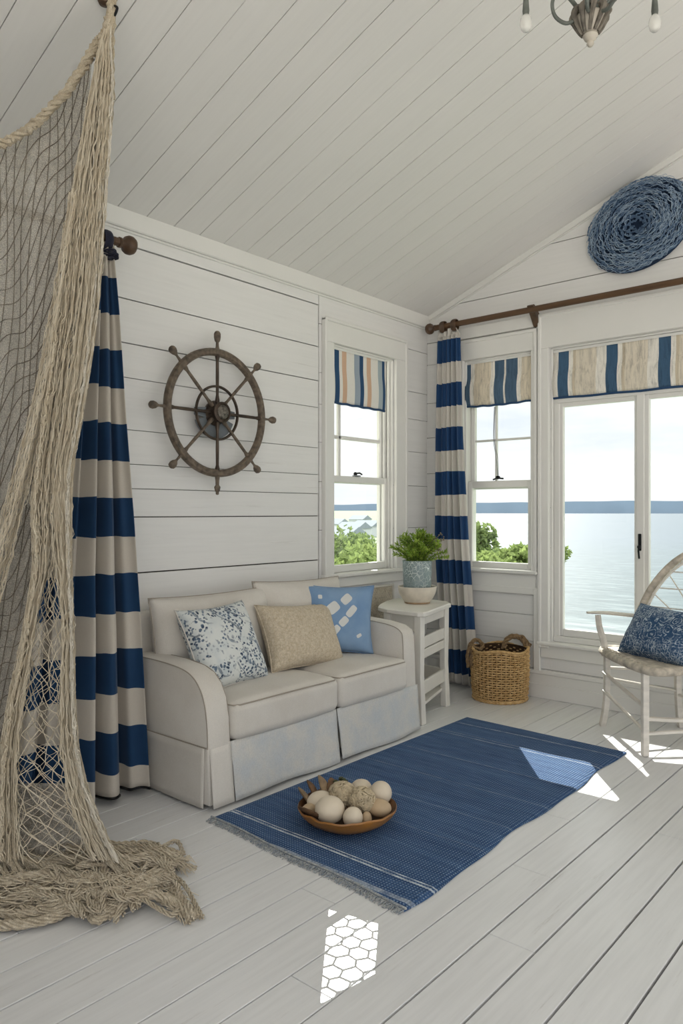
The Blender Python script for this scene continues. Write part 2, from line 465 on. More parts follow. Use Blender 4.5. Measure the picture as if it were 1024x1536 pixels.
for a, b in zip(LB, LB[1:]):
    for (p, q, r, s_) in rects_minus(3.622, YB, a + .0015, b - .0015, OP1):
        mb.bbox((XL - .018, p, r), (XL + uni(0, .003), q, s_), .0015)
wl = struct(mb.build('wall_left', 'wall'))
mb = MB()
for (p, q, r, s_) in rects_minus(Y0, YB + .1, 0, 2.8, OP1): mb.box((XL - .03, p, r), (XL - .0185, q, s_))
struct(mb.build('batten_backing', 'gap', wl))
mb = MB()
for (p, q, r, s_) in rects_minus(Y0, YB + .15, -.2, 2.82, OP1): mb.box((XL - .15, p, r), (XL - .031, q, s_))
struct(mb.build('outer_sheathing', 'trim', wl))
mb = MB(); mb.bbox((XL, Y0, 2.735), (XL + .028, YB, 2.832), .006); mb.bbox((XL, Y0, 2.722), (XL + .014, YB, 2.735), .003)
struct(mb.build('trim_1', 'trim'))
struct(MB().bbox((XL, Y0, 0), (XL + .018, YB, .16), .005).build('baseboard_left', 'trim'))

# ------------------------------------------------------------------ window wall (back)
OP2 = (-2.96, -2.405, .875, 2.44); OP3 = (-2.27, -.62, .375, 2.44)
XR = 3.6
def ext(z):
    if z <= EAVE: return XL, XR
    return XL + (z - EAVE) / SLOPE, min(XR, RX + (ceil_z(RX) - z) / SLOPE)
mb = MB(); back = MB()
BB = [0, .2, .385, .57, .76, 1.05, 1.33, 1.6, 1.88, 2.15, 2.45, 2.62, 2.885, 3.165, 3.37, 3.6, 3.87, 4.12]
for a, b in zip(BB, BB[1:]):
    if b <= 2.63:
        rs = [(XL, XR, a + .0015, b - .0015)]
        for op in (OP2, OP3): rs = [q for r in rs for q in rects_minus(*r, op)]
        for (p, q, r, s_) in rs: mb.bbox((p, YB - uni(0, .003), r), (q, YB + .018, s_), .0015)
    else:
        z0, z1 = a + .0028, b - .0028; (l0, r0), (l1, r1) = ext(z0), ext(z1)
        py = [(l0, z0), (r0, z0), (r1, z1), (l1, z1)]
        if z0 < EAVE < z1: py.append((XL, EAVE))
        mb.prism(py, YB - uni(0, .003), YB + .018)
wb = struct(mb.build('wall_back', 'wallb'))
mb = MB(); ms = MB()
rs = [(XL, XR, 0, 2.6)]
for op in (OP2, OP3): rs = [q for r in rs for q in rects_minus(*r, op)]
for (p, q, r, s_) in rs: mb.box((p, YB + .0185, r), (q, YB + .03, s_)); ms.box((p, YB + .031, r), (q, YB + .15, s_))
poly = [(XL, 2.6), (XR, 2.6), (XR, ceil_z(XR)), (RX, ceil_z(RX)), (XL, EAVE)]
mb.prism(poly, YB + .0185, YB + .03); ms.prism(poly, YB + .031, YB + .15)
struct(mb.build('batten_backing', 'gap', wb)); struct(ms.build('outer_sheathing', 'trim', wb))
# rake moulding under the sloping ceiling
tt = math.atan(SLOPE); Mr = Matrix.Translation((XL, 0, EAVE)) @ Matrix.Rotation(-tt, 4, 'Y')
mb = MB(); Ls = (RX - XL) / math.cos(tt)
mb.bbox((.02, YB - .022, -.036), (Ls, YB, .01), .005, Mr); mb.bbox((.0, YB - .010, -.046), (Ls, YB, -.036), .003, Mr)
struct(mb.build('trim_2', 'trim'))
mb = MB()
mb.bbox((XL, YB - .02, 0), (XR, YB, .185), .004); mb.bbox((XL, YB - .032, 0), (XR, YB - .02, .10), .004); mb.bbox((XL, YB - .028, .165), (XR, YB, .195), .006)
struct(mb.build('baseboard_back', 'trim'))

# ------------------------------------------------------------------ ceiling
mb = MB(); y = 2.10 - 25 * .1715; k = 0
Mc = Matrix.Translation((XL - .12, 0, EAVE - SLOPE * .12)) @ Matrix.Rotation(-tt, 4, 'Y'); Lc = (RX - XL + .12) / math.cos(tt)
while y < YB:
    yb_ = min(y + .1715, YB + .1); k += 1; g = (.0011, .0022, .0014, .0024, .0009)[k % 5]
    if yb_ > -1.2: mb.bbox((0, y + g, 0), (Lc, yb_ - g, .018), .0015, Mc)
    y += .1715
ce = struct(mb.build('ceiling', 'ceil'))
mb = MB(); mb.box((0, -1.3, .019), (Lc, YB + .15, .035), Mc)
struct(mb.build('ceiling_backing', 'gapl', ce))
mb = MB(); Mc2 = Matrix.Translation((RX, 0, ceil_z(RX))) @ Matrix.Rotation(tt, 4, 'Y')
mb.box((0, -1.3, 0), (Lc, YB + .15, .035), Mc2); struct(mb.build('ceiling_far_slope', 'ceil', ce))
struct(MB().box((RX - .04, -1.3, ceil_z(RX) - .05), (RX + .04, YB, ceil_z(RX) + .03)).build('ridge_board', 'trim', ce))

mb = MB()
for k in range(14): mb.bbox((XL, -1.24, k * .2 + .001), (-.6, -1.2, k * .2 + .199), .002)
mb.prism([(XL, 2.8), (-.6, 2.8), (-.6, ceil_z(-.6)), (XL, EAVE)], -1.24, -1.2)
struct(mb.build('wall_front_shading', 'wall'))  # unseen partial wall behind the camera, added to darken the left of the room
# ------------------------------------------------------------------ windows
def wall_map(side):
    """returns f(a, z, depth_into_room) -> point; a runs along the wall"""
    if side == 'left': return lambda a, z, d: Vector((XL + d, a, z))
    return lambda a, z, d: Vector((a, YB - d, z))
def wbox(mb, side, a0, a1, z0, z1, d0, d1, c=.004):
    if side == 'left': mb.bbox((XL + d0, a0, z0), (XL + d1, a1, z1), c)
    else: mb.bbox((a0, YB - d1, z0), (a1, YB - d0, z1), c)
def sash(side, parent, a0, a1, z0, z1, st, rb, rt, d, mv=(), mh=(), muntin=.02, name='sash'):
    mb = MB()
    wbox(mb, side, a0, a0 + st, z0, z1, d, d + .035); wbox(mb, side, a1 - st, a1, z0, z1, d, d + .035)
    wbox(mb, side, a0 + st, a1 - st, z0, z0 + rb, d, d + .035); wbox(mb, side, a0 + st, a1 - st, z1 - rt, z1, d, d + .035)
    for m in mv: wbox(mb, side, m - muntin / 2, m + muntin / 2, z0 + rb, z1 - rt, d + .006, d + .03)
    for m in mh: wbox(mb, side, a0 + st, a1 - st, m - muntin / 2, m + muntin / 2, d + .006, d + .03)
    s_ = struct(mb.build(name, 'trim', parent))
    g = MB(); wbox(g, side, a0 + st - .004, a1 - st + .004, z0 + rb - .004, z1 - rt + .004, d + .014, d + .018, .0005)
    gg = g.build('pane', 'glass', s_); struct(gg); return s_
def casing(side, op, wl_, wr_, top, sillz, apron, depth=.028, name='window_1'):
    a, b, c, d = op; mb = MB()
    wbox(mb, side, a - wl_, a, c - .02, d, 0, depth); wbox(mb, side, b, b + wr_, c - .02, d, 0, depth)
    wbox(mb, side, a - wl_, b + wr_, d, top, 0, depth)
    # raised back band
    wbox(mb, side, a - wl_ - .012, a - wl_ + .012, c - .02, top + .012, 0, depth + .012, .005)
    wbox(mb, side, b + wr_ - .012, b + wr_ + .012, c - .02, top + .012, 0, depth + .012, .005)
    wbox(mb, side, a - wl_ - .012, b + wr_ + .012, top - .006, top + .018, 0, depth + .014, .005)
    # jamb liner
    wbox(mb, side, a, a + .014, c, d, -.15, 0); wbox(mb, side, b - .014, b, c, d, -.15, 0)
    wbox(mb, side, a, b, d - .014, d, -.15, 0); wbox(mb, side, a, b, c, c + .014, -.16, 0)
    w_ = struct(mb.build(name, 'trim'))
    s_ = MB(); wbox(s_, side, a - wl_ - .02, b + wr_ + .02, sillz - .028, sillz, -.02, .05, .008)
    wbox(s_, side, a - wl_, b + wr_, apron, sillz - .028, 0, .02)
    struct(s_.build('window_sill', 'trim', w_)); return w_

w1 = casing('left', OP1, .09, .12, 2.57, .885, .79, name='window_1')
# side stops seen in the deep reveal
mb = MB()
for q in (.03, .06, .09): wbox(mb, 'left', OP1[1] - .014 - q * .5, OP1[1] - .014, .88, 2.42, -q - .012, -q + .008)
struct(mb.build('jamb_stop', 'trim', w1))
sash('left', w1, 3.76, 4.425, .885, 1.55, .04, .05, .045, -.075)
sash('left', w1, 3.76, 4.425, 1.50, 2.42, .04, .05, .04, -.112, mv=(3.925,), mh=(1.82,), muntin=.026, name='upper_sash')
lat = thing('sash_lock', 'dark metal sash lock on the meeting rail of the left wall window', 'lock', (XL - .045, 4.06, 1.552))
mb = MB(); mb.bbox((XL - .062, 4.035, 1.551), (XL - .03, 4.095, 1.559), .002); mb.build('base_plate', 'steel', lat)
mb = MB(); mb.ball((XL - .045, 4.05, 1.568), .014, 12, 8); mb.tube([(XL - .045, 4.05, 1.572), (XL - .03, 4.08, 1.575), (XL - .025, 4.10, 1.565)], .006, 6)
mb.build('lever', 'iron', lat, True)

w2 = casing('back', OP2, .10, .035, 2.57, .885, .745, name='window_2')
sash('back', w2, -2.945, -2.42, .885, 1.53, .035, .045, .05, -.06)
sash('back', w2, -2.945, -2.42, 1.47, 2.43, .035, .055, .04, -.10, mv=(-2.735,), mh=(1.835,), muntin=.016, name='upper_sash')
# cord and cleat hanging over the muntins
mb = MB(); z_ = YB + .05
for dx in (0, .006): mb.tube(catmull([(-2.736 + dx, z_, 2.08), (-2.735 + dx, z_ - .012, 1.84), (-2.715 + dx * 2, z_ - .01, 1.7), (-2.70 + dx, z_ - .015, 1.57)], 8), .0022, 5)
cord = struct(mb.build('window_cord', 'steel', w2, True))
mb = MB(); mb.ball((-2.70, z_ - .012, 1.555), .014, 10, 8, (1.4, .8, 1)); mb.tube([(-2.74, z_ - .01, 1.54), (-2.70, z_ - .02, 1.55), (-2.655, z_ - .01, 1.545)], .006, 6)
struct(mb.build('window_cleat', 'iron', w2, True))

w3 = casing('back', OP3, .065, .10, 2.66, .40, .285, depth=.034, name='window_3')
mb = MB(); mb.bbox((-3.08, YB - .03, 2.60), (-2.34, YB, 2.685), .004)
mb.bbox((-2.366, YB - .022, .29), (-2.340, YB, 2.60), .002)
struct(mb.build('trim_3', 'trim'))
mb = MB(); mb.bbox((-2.385, YB - .03, .19), (-2.337, YB, .76), .004)
mb.bbox((-3.1, YB - .024, .715), (-2.36, YB, .765), .004); struct(mb.build('trim_4', 'trim'))
mb = MB()
wbox(mb, 'back', -2.256, -.634, 2.055, 2.12, -.09, -.02); wbox(mb, 'back', -2.256, -2.215, .40, 2.055, -.09, -.02); wbox(mb, 'back', -2.256, -.634, .40, .44, -.10, -.01)
struct(mb.build('window_frame', 'trim', w3))
def casement(a0, a1, nm='sash'): return sash('back', w3, a0, a1, .44, 2.056, .042, .05, .03, -.065, name=nm)
casement(-2.235, -1.665); casement(-1.655, -1.135); casement(-1.125, -.64)
mb = MB(); wbox(mb, 'back', -1.69, -1.64, .44, 2.06, -.03, -.018); struct(mb.build('mullion', 'trim', w3))
lt = thing('casement_latch', 'dark iron latch on the upright between the big sea window panes', 'latch', (-1.666, YB + .016, 1.09))
mb = MB(); mb.bbox((-1.676, YB + .008, 1.05), (-1.656, YB + .018, 1.16), .003); mb.build('base_plate', 'iron', lt)
mb = MB(); mb.ball((-1.666, YB + .0, 1.075), .013, 10, 8); mb.tube([(-1.666, YB - .006, 1.08), (-1.666, YB - .012, 1.05), (-1.664, YB - .004, 1.0)], .006, 6); mb.build('handle', 'iron', lt, True)

# roman blinds
def blind(side, a0, a1, z0, z1, mat, label, d=.0, folds=1, tape='navy'):
    p = wall_map(side)(a0, z0, d)
    t = thing('roman_blind', label, 'blind', p)
    mb = MB(); W = wall_map(side)
    def fn(u, v):
        z = z1 + (z0 - z1) * v
        bulge = .012 + (.008 if folds < 2 else .02) * math.sin(min(1, max(0, (v - .35) / .65)) * PI * .93) ** 1
        bulge += .0015 * noise.noise(Vector((u * 6, v * 3, a0))) + .001 * math.sin(u * 40) * v
        sag = .008 * math.sin(u * PI) * v if folds > 1 else 0
        return W(a0 + (a1 - a0) * u, z - sag, d + bulge)
    mb.grid(fn, 60, 16)
    solid(mb.build('fabric', mat, t, True), .006)
    mb = MB(); pts = [W(a0 + (a1 - a0) * k / 30, z0 - .004 - (.008 * math.sin(k / 30 * PI) if folds > 1 else 0) + .002 * math.sin(k), d + .014) for k in range(31)]
    mb.tube(pts, .009, 6); mb.build('hem_tape', tape, t, True)
    mb = MB(); 
    if side == 'left': mb.bbox((XL + d - .012, a0, z1 - .004), (XL + d + .018, a1, z1 + .014), .002)
    else: mb.bbox((a0, YB - d - .018, z1 - .004), (a1, YB - d + .012, z1 + .014), .002)
    mb.build('head_rail', 'trim', t)
    return t
blind('left', 3.765, 4.35, 2.045, 2.405, 'shade1', 'flat blind with navy, peach and grey stripes in the left wall window', -.03)
blind('back', -2.955, -2.41, 2.10, 2.415, 'shade2', 'beige and slate striped blind in the small window beside the far curtain', -.03, 2)
blind('back', -2.255, -.64, 2.095, 2.41, 'shade3', 'wide beige and slate striped blind over the big sea window', -.03, 2)

# ------------------------------------------------------------------ unseen roof added outside to block sun; its gap shapes the floor patch
mb = MB(); Z = 2.50
gx0, gx1, gy0, gy1 = -4.175, -3.80, 4.616, 5.081
def pr(x0, y0, x1, y1): mb.box((x0, y0, Z), (x1, y1, Z + .05))
pr(-5.2, 2.0, gx0, 6.2); pr(gx0, 2.0, XL - .16, gy0); pr(gx1, gy0, XL - .16, YB + .16); pr(gx1, YB + .16, 4.2, 6.5); pr(gx0, gy1, gx1, 6.5)
GA, GB, GC, GD = (-4.175, 5.042), (-3.998, 5.081), (-3.803, 4.811), (-3.833, 4.616)
mb.prism([(gx0, gy0), GD, GA], Z, Z + .05, 2); mb.prism([GB, GC, (gx1, GC[1]), (gx1, gy1)], Z, Z + .05, 2); mb.prism([GD, (gx1, gy0), (gx1, GC[1]), GC], Z, Z + .05, 2); mb.prism([(gx0, gy1), GA, GB], Z, Z + .05, 2)
pr(-3.75, 6.5, 4.2, 6.95)
for yy in (3.0, 5.2, 6.45): mb.box((-5.2, yy, Z + .05), (XL - .2, yy + .05, Z + .12))
sun_blocker = struct(mb.build('sun_blocker_roof', 'trim')); sun_blocker['label'] = 'unseen white roof added outside the windows to shape the sunlight'
# mesh added over the roof gap to cast a hex pattern in the sun patch
mb = MB(); s_ = .034
for i in range(-1, 14):
    for j in range(-1, 14):
        cx = gx0 + i * s_ * 1.5; cy = gy0 + j * s_ * 1.732 + (s_ * .866 if i % 2 else 0)
        for a in (0, 1, 2):
            th = a * PI / 3; th2 = th + PI / 3
            jt = lambda x, y: (x + .008 * noise.noise(Vector((x * 30, y * 30, 1))), y + .008 * noise.noise(Vector((x * 30, y * 30, 9))))
            p = jt(cx + s_ * math.cos(th), cy + s_ * math.sin(th)); q = jt(cx + s_ * math.cos(th2), cy + s_ * math.sin(th2))
            if all(gx0 - .02 < t_[0] < gx1 + .02 and gy0 - .02 < t_[1] < gy1 + .02 for t_ in (p, q)):
                mb.tube([(p[0], p[1], Z + .02), (q[0], q[1], Z + .02)], .0038, 4, cap=False)
struct(mb.build('sun_pattern_netting', 'netd', sun_blocker))

# ------------------------------------------------------------------ outside world
def ground_mat():
    t = NT('grass_and_bounce_pale'); v = t.coord('Object'); o = t.sep(v)
    g = t.mix(t.noise(v, .6, 5), '#74846a', '#8b977c')
    side = t.math('ADD', t.math('MULTIPLY', o[0], .5), t.math('SUBTRACT', 5.4, o[1]))     # pale colour added on the landward side to bounce light into the room
    m = t.math('GREATER_THAN', side, 0.)
    c = t.mix(m, g, t.mix(t.noise(v, 2., 5), '#dcd6ca', '#ece7dd'))
    return t.done(t.bsdf(c, .95, 0, t.noise(v, 4, 3), .3, .02, .1))
MAT['ground_bounce'] = ground_mat()
def sea_mat():
    t = NT('sea_water'); v = t.coord('Object', (1, 1, 1), (0, 0, math.radians(-40.6)))
    far = t.coord('Object', (.02, .05, 1), (0, 0, math.radians(-40.6)))
    n1 = t.noise(t.coord('Object', (.3, 1.1, 1), (0, 0, math.radians(40.6))), .5, 7, .68)
    cd_ = t.n('ShaderNodeNewGeometry'); pos = t.sep(cd_.outputs['Position'])
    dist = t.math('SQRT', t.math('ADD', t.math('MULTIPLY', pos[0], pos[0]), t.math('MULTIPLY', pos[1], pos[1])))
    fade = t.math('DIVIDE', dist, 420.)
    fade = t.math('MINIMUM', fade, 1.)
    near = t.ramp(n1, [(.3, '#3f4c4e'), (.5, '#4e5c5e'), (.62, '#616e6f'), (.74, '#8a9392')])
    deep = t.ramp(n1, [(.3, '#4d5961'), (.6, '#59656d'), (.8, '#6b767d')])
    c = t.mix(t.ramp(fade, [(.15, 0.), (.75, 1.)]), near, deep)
    foam = t.math('MULTIPLY', t.ramp(t.math('DIVIDE', dist, 100.), [(.66, 1.), (.84, 0.)]), t.ramp(t.noise(t.coord('Object', (.3, 1.2, 1), (0, 0, math.radians(40.6))), .35, 5), [(.42, 0.), (.55, 1.)]))
    c = t.mix(foam, c, '#8d9494')
    return t.done(t.bsdf(c, .6, 0, n1, .5, .5, .08))
MAT['sea'] = sea_mat()
mb = MB()
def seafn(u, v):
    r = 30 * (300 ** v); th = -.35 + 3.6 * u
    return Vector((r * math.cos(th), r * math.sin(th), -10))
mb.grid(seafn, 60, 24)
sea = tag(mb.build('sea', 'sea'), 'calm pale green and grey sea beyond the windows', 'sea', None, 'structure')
def land_h(x, y):
    d = math.hypot(x + 0, y - 2); ang = math.degrees(math.atan2(y, -x))    # 0 = towards -x, 90 = towards +y
    base = interp([(0, -.5), (7, -.6), (14, -3.2), (30, -7), (60, -10.0), (75, -10.6), (140, -12)], d)
    left = max(0, min(1, (57.5 - ang) / 3.)) if ang > -90 else 0
    hill = interp([(0, -.5), (7, -.6), (14, -3.0), (30, -5.5), (70, -7), (200, -6.5), (600, -1.5), (1000, 1.3), (1600, 4)], d)
    z = base * (1 - left) + hill * left
    return z + .35 * noise.noise(Vector((x * .08, y * .08, 0))) * min(1, d / 20)
mb = MB()
def landfn(u, v):
    r = 2.0 * (800 ** v); th = 2 * PI * u
    x, y = r * math.cos(th), 2 + r * math.sin(th); return Vector((x, y, land_h(x, y)))
mb.grid(landfn, 160, 60, True)
struct(mb.build('ground', 'ground_bounce', None, True))
# far shore
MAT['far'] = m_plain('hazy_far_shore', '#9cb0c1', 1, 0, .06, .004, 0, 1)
mb = MB(); pts = []
for k in range(101):
    th = math.radians(60 + 75 * k / 100); r = 6200
    h = -10 + interp([(0, 60), (.3, 75), (.5, 100), (.7, 96), (1, 70)], k / 100) + 8 * noise.noise(Vector((k * .25, 0, 0)))
    pts.append((r * math.cos(th), r * math.sin(th), h, th, r))
for a, b in zip(pts, pts[1:]):
    o = len(mb.v)
    mb.add([(a[0], a[1], -10), (b[0], b[1], -10), (b[0], b[1], b[2]), (a[0], a[1], a[2]), (a[0] * 1.2, a[1] * 1.2, -10), (b[0] * 1.2, b[1] * 1.2, -10)],
           [(0, 1, 2, 3), (3, 2, 5, 4), (0, 3, 4), (1, 5, 2)])
struct(mb.build('far_shore', 'far', None, True))

# trees
def leaf_mat(name, c1, c2):
    t = NT(name); v = t.coord('Object'); c = t.mix(t.ramp(t.noise(v, 1.6, 5, .7), [(.35, 0.), (.65, 1.)]), c1, c2)
    c = t.mix(t.ramp(t.noise(v, 14, 2), [(.4, 0.), (.7, .6)]), c, '#a9bd72')
    d = t.n('ShaderNodeBsdfDiffuse'); t.l(c, d.inputs[0]); tr = t.n('ShaderNodeBsdfTranslucent'); t.l(c, tr.inputs[0])
    mx = t.n('ShaderNodeMixShader'); mx.inputs[0].default_value = .35; t.l(d.outputs[0], mx.inputs[1]); t.l(tr.outputs[0], mx.inputs[2])
    return t.done(mx.outputs[0])
MAT['leafa'] = leaf_mat('tree_leaves_olive', '#6a7a4a', '#8d9b62')
MAT['leafb'] = leaf_mat('tree_leaves_dark', '#58694a', '#78875a')
MAT['bark'] = m_plain('tree_bark', '#5f5344', .9, 0, .2, 10, .5, 20)
def tree(px, D, topz, rad, label, mat='leafa', cat='tree', n=2600, leaf=.07, sq=.9, seed=0):
    rng = random.Random(seed)
    P = FV * D + RV * ((px - 512) / 1117 * D); gz = land_h(P.x, P.y)
    t = thing('leafy_tree' if cat == 'tree' else 'leafy_bush', label, cat, (P.x, P.y, gz), 'trees and bushes on the slope outside')
    cz = topz - rad * sq
    tr = MB(); tr.tube(catmull([(P.x, P.y, gz - .1), (P.x + .1, P.y, (gz + cz) / 2), (P.x, P.y, cz)], 5), lambda q: .16 * rad * (1 - .6 * q), 8)
    for k in range(5):
        a = k * 1.3; tr.tube([(P.x, P.y, cz - rad * .6), (P.x + rad * .5 * math.cos(a), P.y + rad * .5 * math.sin(a), cz + rad * .1)], lambda q: .06 * rad * (1 - .7 * q), 6)
    tr.build('trunk', 'bark', t, True)
    mb = MB(); cl = [(0, 0, 0, 1.)]
    for k in range(22):
        a = rng.uniform(0, 2 * PI); e = rng.uniform(-.6, 1.); q = math.sqrt(max(0, 1 - e * e)); cl.append((.72 * q * math.cos(a), .72 * q * math.sin(a), .65 * e, rng.uniform(.28, .5)))
    V = []; F = []
    for k in range(n):
        c = cl[rng.randrange(1, len(cl))] if k % 6 else cl[0]
        a = rng.uniform(0, 2 * PI); e = rng.uniform(-1, 1); q = math.sqrt(1 - e * e); r = c[3] * rng.uniform(.75, 1.05) * (.8 if c is cl[0] else 1)
        p = Vector((P.x + rad * (c[0] + r * q * math.cos(a)), P.y + rad * (c[1] + r * q * math.sin(a)), cz + sq * rad * (c[2] + r * e)))
        d1 = Vector((rng.gauss(0, 1), rng.gauss(0, 1), rng.gauss(0, 1))).normalized(); d2 = d1.orthogonal().normalized()
        L = leaf * rng.uniform(.7, 1.3); o = len(V)
        V += [p - d1 * L, p + d2 * L * .45, p + d1 * L, p - d2 * L * .45]; F.append((o, o + 1, o + 2, o + 3))
    mb.add(V, F); mb.build('foliage', mat, t, recalc=False); return t
tree(505, 15, .98, .95, 'rounded green tree at the left edge of the left wall window', 'leafb', seed=1)
tree(542, 13, .72, .85, 'olive green tree on the right in the left wall window', 'leafa', seed=2)
tree(522, 22, .65, 1.5, 'broad tree behind the others in the left wall window', 'leafb', leaf=.1, seed=3)
tree(590, 17, .75, 1.4, 'tree just right of the left wall window view', 'leafa', seed=4)
tree(722, 11.5, .67, .42, 'olive bush low beside the curtain in the small window', 'leafa', 'bush', seed=5)
tree(708, 16, 1.1, .5, 'small tree beside the far curtain, highest in the small window', 'leafb', seed=6)
tree(757, 14.5, .66, .50, 'rounded bush in the middle of the small window', 'leafb', 'bush', seed=7)
tree(790, 12.8, .78, .52, 'largest bush at the right of the small window', 'leafa', 'bush', seed=8)
tree(834, 14, .74, .25, 'tiny green treetop at the left edge of the big sea window', 'leafa', n=900, leaf=.04, seed=9)
# hazy village beyond in the left window
MAT['house'] = m_plain('pale_house_wall', '#d9dcdd', .9)
MAT['roofs'] = m_plain('grey_house_roof', '#9aa2a8', .9)
rng = random.Random(5)
labs = ['nearest pale house far off in the left wall window', 'second pale house far off in the left wall window', 'pale house on the far left in the left wall window', 'small pale house near the skyline in the left wall window', 'low pale house at the right in the left wall window']
for (px, D), lb in zip(((515, 160), (530, 210), (503, 260), (540, 330), (552, 230)), labs):
    P = FV * D + RV * ((px - 512) / 1117 * D); g = land_h(P.x, P.y)
    t = thing('distant_house', lb, 'house', (P.x, P.y, g), 'houses far off on the coast')
    mb = MB(); mb.box((P.x - 4, P.y - 3, g - 1), (P.x + 4, P.y + 3, g + 3)); mb.build('house_wall', 'house', t)
    mb = MB(); mb.prism([(P.y - 3.4, g + 3), (P.y + 3.4, g + 3), (P.y, g + 4.8)], P.x - 4.3, P.x + 4.3, 0); mb.build('roof', 'roofs', t)
# ------------------------------------------------------------------ curtains and rods
def pleat(u, n, ph, sharp=.35):
    a = math.sin(2 * PI * n * u + ph); b = math.sin(2 * PI * n * 2.3 * u + ph * 1.7)
    return (a + sharp * b) / (1 + sharp)
# near curtain on the left wall
def lc(u, v):
    z = 2.50 + (.035 - 2.50) * v
    yr = interp([(0, 1.985), (.1, 2.0), (.5, 2.03), (1, 2.05)], v); yl = interp([(0, 1.80), (.2, 1.68), (.6, 1.45), (1, 1.30)], v)
    xc = interp([(0, -3.14), (.3, -3.09), (.7, -3.0), (1, -2.95)], v)
    uu = u ** (1 - .1 * math.sin(v * 3)); amp = interp([(0, .03), (.4, .05), (1, .075)], v)
    d = pleat(uu, 5.4, .9 + .5 * v) * amp
    y = yl + (yr - yl) * uu + .012 * math.sin(uu * 2 * PI * 5.4 * 2 + 1) * v
    z += .006 * math.sin(uu * 2 * PI * 5.4 + 2) * v
    return Vector((xc + d, y, z))
t = thing('curtain', 'navy and cream striped curtain behind the fishing net, left of the sofa', 'curtain', (-3.1, 1.8, .03), 'striped curtains')
mb = MB(); mb.grid(lc, 220, 90); solid(mb.build('curtain_cloth', 'curtl', t, True), .004)
mb = MB(); mb.tube([lc(k / 160, 1.0) + Vector((0, 0, -.002)) for k in range(161)], .007, 6); mb.build('dark_hem', 'iron', t, True)
MAT['topcloth'] = m_cloth('dark_curtain_heading', '#3a3a48', 600, .15, col2='#23263a')
mb = MB()
def hd(u, v):
    p = lc(u, 0); q = Vector((-3.15, 1.80 + .19 * u, 2.60)); s_ = v
    r = p.lerp(q, s_); r.x += .02 * math.sin(u * 40) * (1 - abs(2 * s_ - 1)) ; return r
mb.grid(hd, 80, 8); solid(mb.build('heading', 'curtl', t, True), .004)
for yy in (1.83, 1.955):
    mb = MB(); mb.tube(catmull([(-3.15 + .034 * math.cos(a), yy, 2.60 + .045 * math.sin(a) - .01) for a in [k * PI / 6 for k in range(12)]], 3, True), .022, 8, True, flat=.25)
    mb.build('tab', 'topcloth', t, True)
mb = MB(); P = []
for k in range(140):
    a = k * .45; P.append((-3.13 + .032 * math.cos(a), 1.955 + .035 * math.sin(a * 1.03), 2.535 - .035 * k / 140 + .006 * math.sin(k)))
mb.tube(P, .004, 5); mb.build('tie_cord', 'topcloth', t, True)
def rod_knob(M, mat='wood', sc=1.0, name='finial', parent=None):
    mb = MB(); prof = [(0, -.03), (.018, -.03), (.018, 0), (.024, .004), (.024, .014), (.018, .02), (.022, .03), (.036, .038), (.043, .052), (.043, .068), (.036, .082), (.02, .09), (.012, .092), (0, .092)]
    mb.lathe([(r * sc, z * sc) for r, z in prof], 28, M=M, cap=False); return mb.build(name, mat, parent, True)
t = thing('curtain_rod', 'dark wooden curtain rod with round end knob above the near striped curtain', 'curtain rod', (-3.15, 1.7, 2.6), 'wooden curtain rods')
mb = MB(); mb.tube([(-3.15, .3, 2.6), (-3.15, 2.03, 2.6)], .02, 16); mb.build('pole', 'wood', t, True)
rod_knob(Matrix.Translation((-3.15, 2.02, 2.60)) @ Matrix.Rotation(-PI / 2, 4, 'X') , 'wood', 1.05, 'finial', t)
for yy in (2.005, .5):
    mb = MB(); mb.bbox((XL, yy - .03, 2.54), (XL + .02, yy + .03, 2.66), .004); mb.bbox((XL, yy - .014, 2.585), (-3.13, yy + .014, 2.615), .004)
    mb.build('bracket', 'wood', t)

# far curtain in the corner
def rc(u, v):
    z = 2.62 + (.035 - 2.62) * v
    xl = interp([(0, -3.135), (.3, -3.155), (.6, -3.165), (1, -3.10)], v); xr = interp([(0, -2.935), (.3, -2.915), (.6, -2.87), (.85, -2.82), (1, -2.79)], v)
    amp = interp([(0, .018), (.5, .03), (1, .045)], v)
    uu = u; d = pleat(uu, 5.2, .4 + .6 * v, .4) * amp
    return Vector((xl + (xr - xl) * uu + .006 * math.sin(uu * 2 * PI * 10.4 + 1), 4.765 + d, z + .004 * math.sin(uu * 2 * PI * 5.2) * v))
t = thing('curtain', 'navy and white striped curtain in the far corner behind the side table', 'curtain', (-3.0, 4.765, .03), 'striped curtains')
mb = MB(); mb.grid(rc, 200, 90); solid(mb.build('curtain_cloth', 'curtr', t, True), .004)
for xx, m in ((-3.075, 'curtr'), (-2.975, 'curtr')):
    mb = MB()
    pts = [(xx, 4.765 + .03 * math.sin(a), 2.70 + (.045 if math.cos(a) < 0 else .034) * math.cos(a)) for a in [k * PI / 8 for k in range(16)]]
    mb.tube(pts, .022, 8, True, flat=.25); o = mb.build('tab', 'wood', t, True)
mb = MB()
def hd2(u, v):
    p = rc(u, 0); x_ = -3.12 + .17 * u; q = Vector((x_, 4.765 + .02 * math.sin(u * 30), 2.655 + .018 * math.cos(u * 12))); return p.lerp(q, v)
mb.grid(hd2, 80, 6); solid(mb.build('heading', 'curtr', t, True), .004)
t = thing('curtain_rod', 'long brown wooden curtain rod running above the sea windows', 'curtain rod', (-1.5, 4.765, 2.70), 'wooden curtain rods')
mb = MB(); mb.tube([(-3.14, 4.765, 2.70), (.4, 4.765, 2.70)], .021, 16); mb.build('pole', 'woodx', t, True)
rod_knob(Matrix.Translation((-3.14, 4.765, 2.70)) @ Matrix.Rotation(-PI / 2, 4, 'Y'), 'wood', .95, 'finial', t)
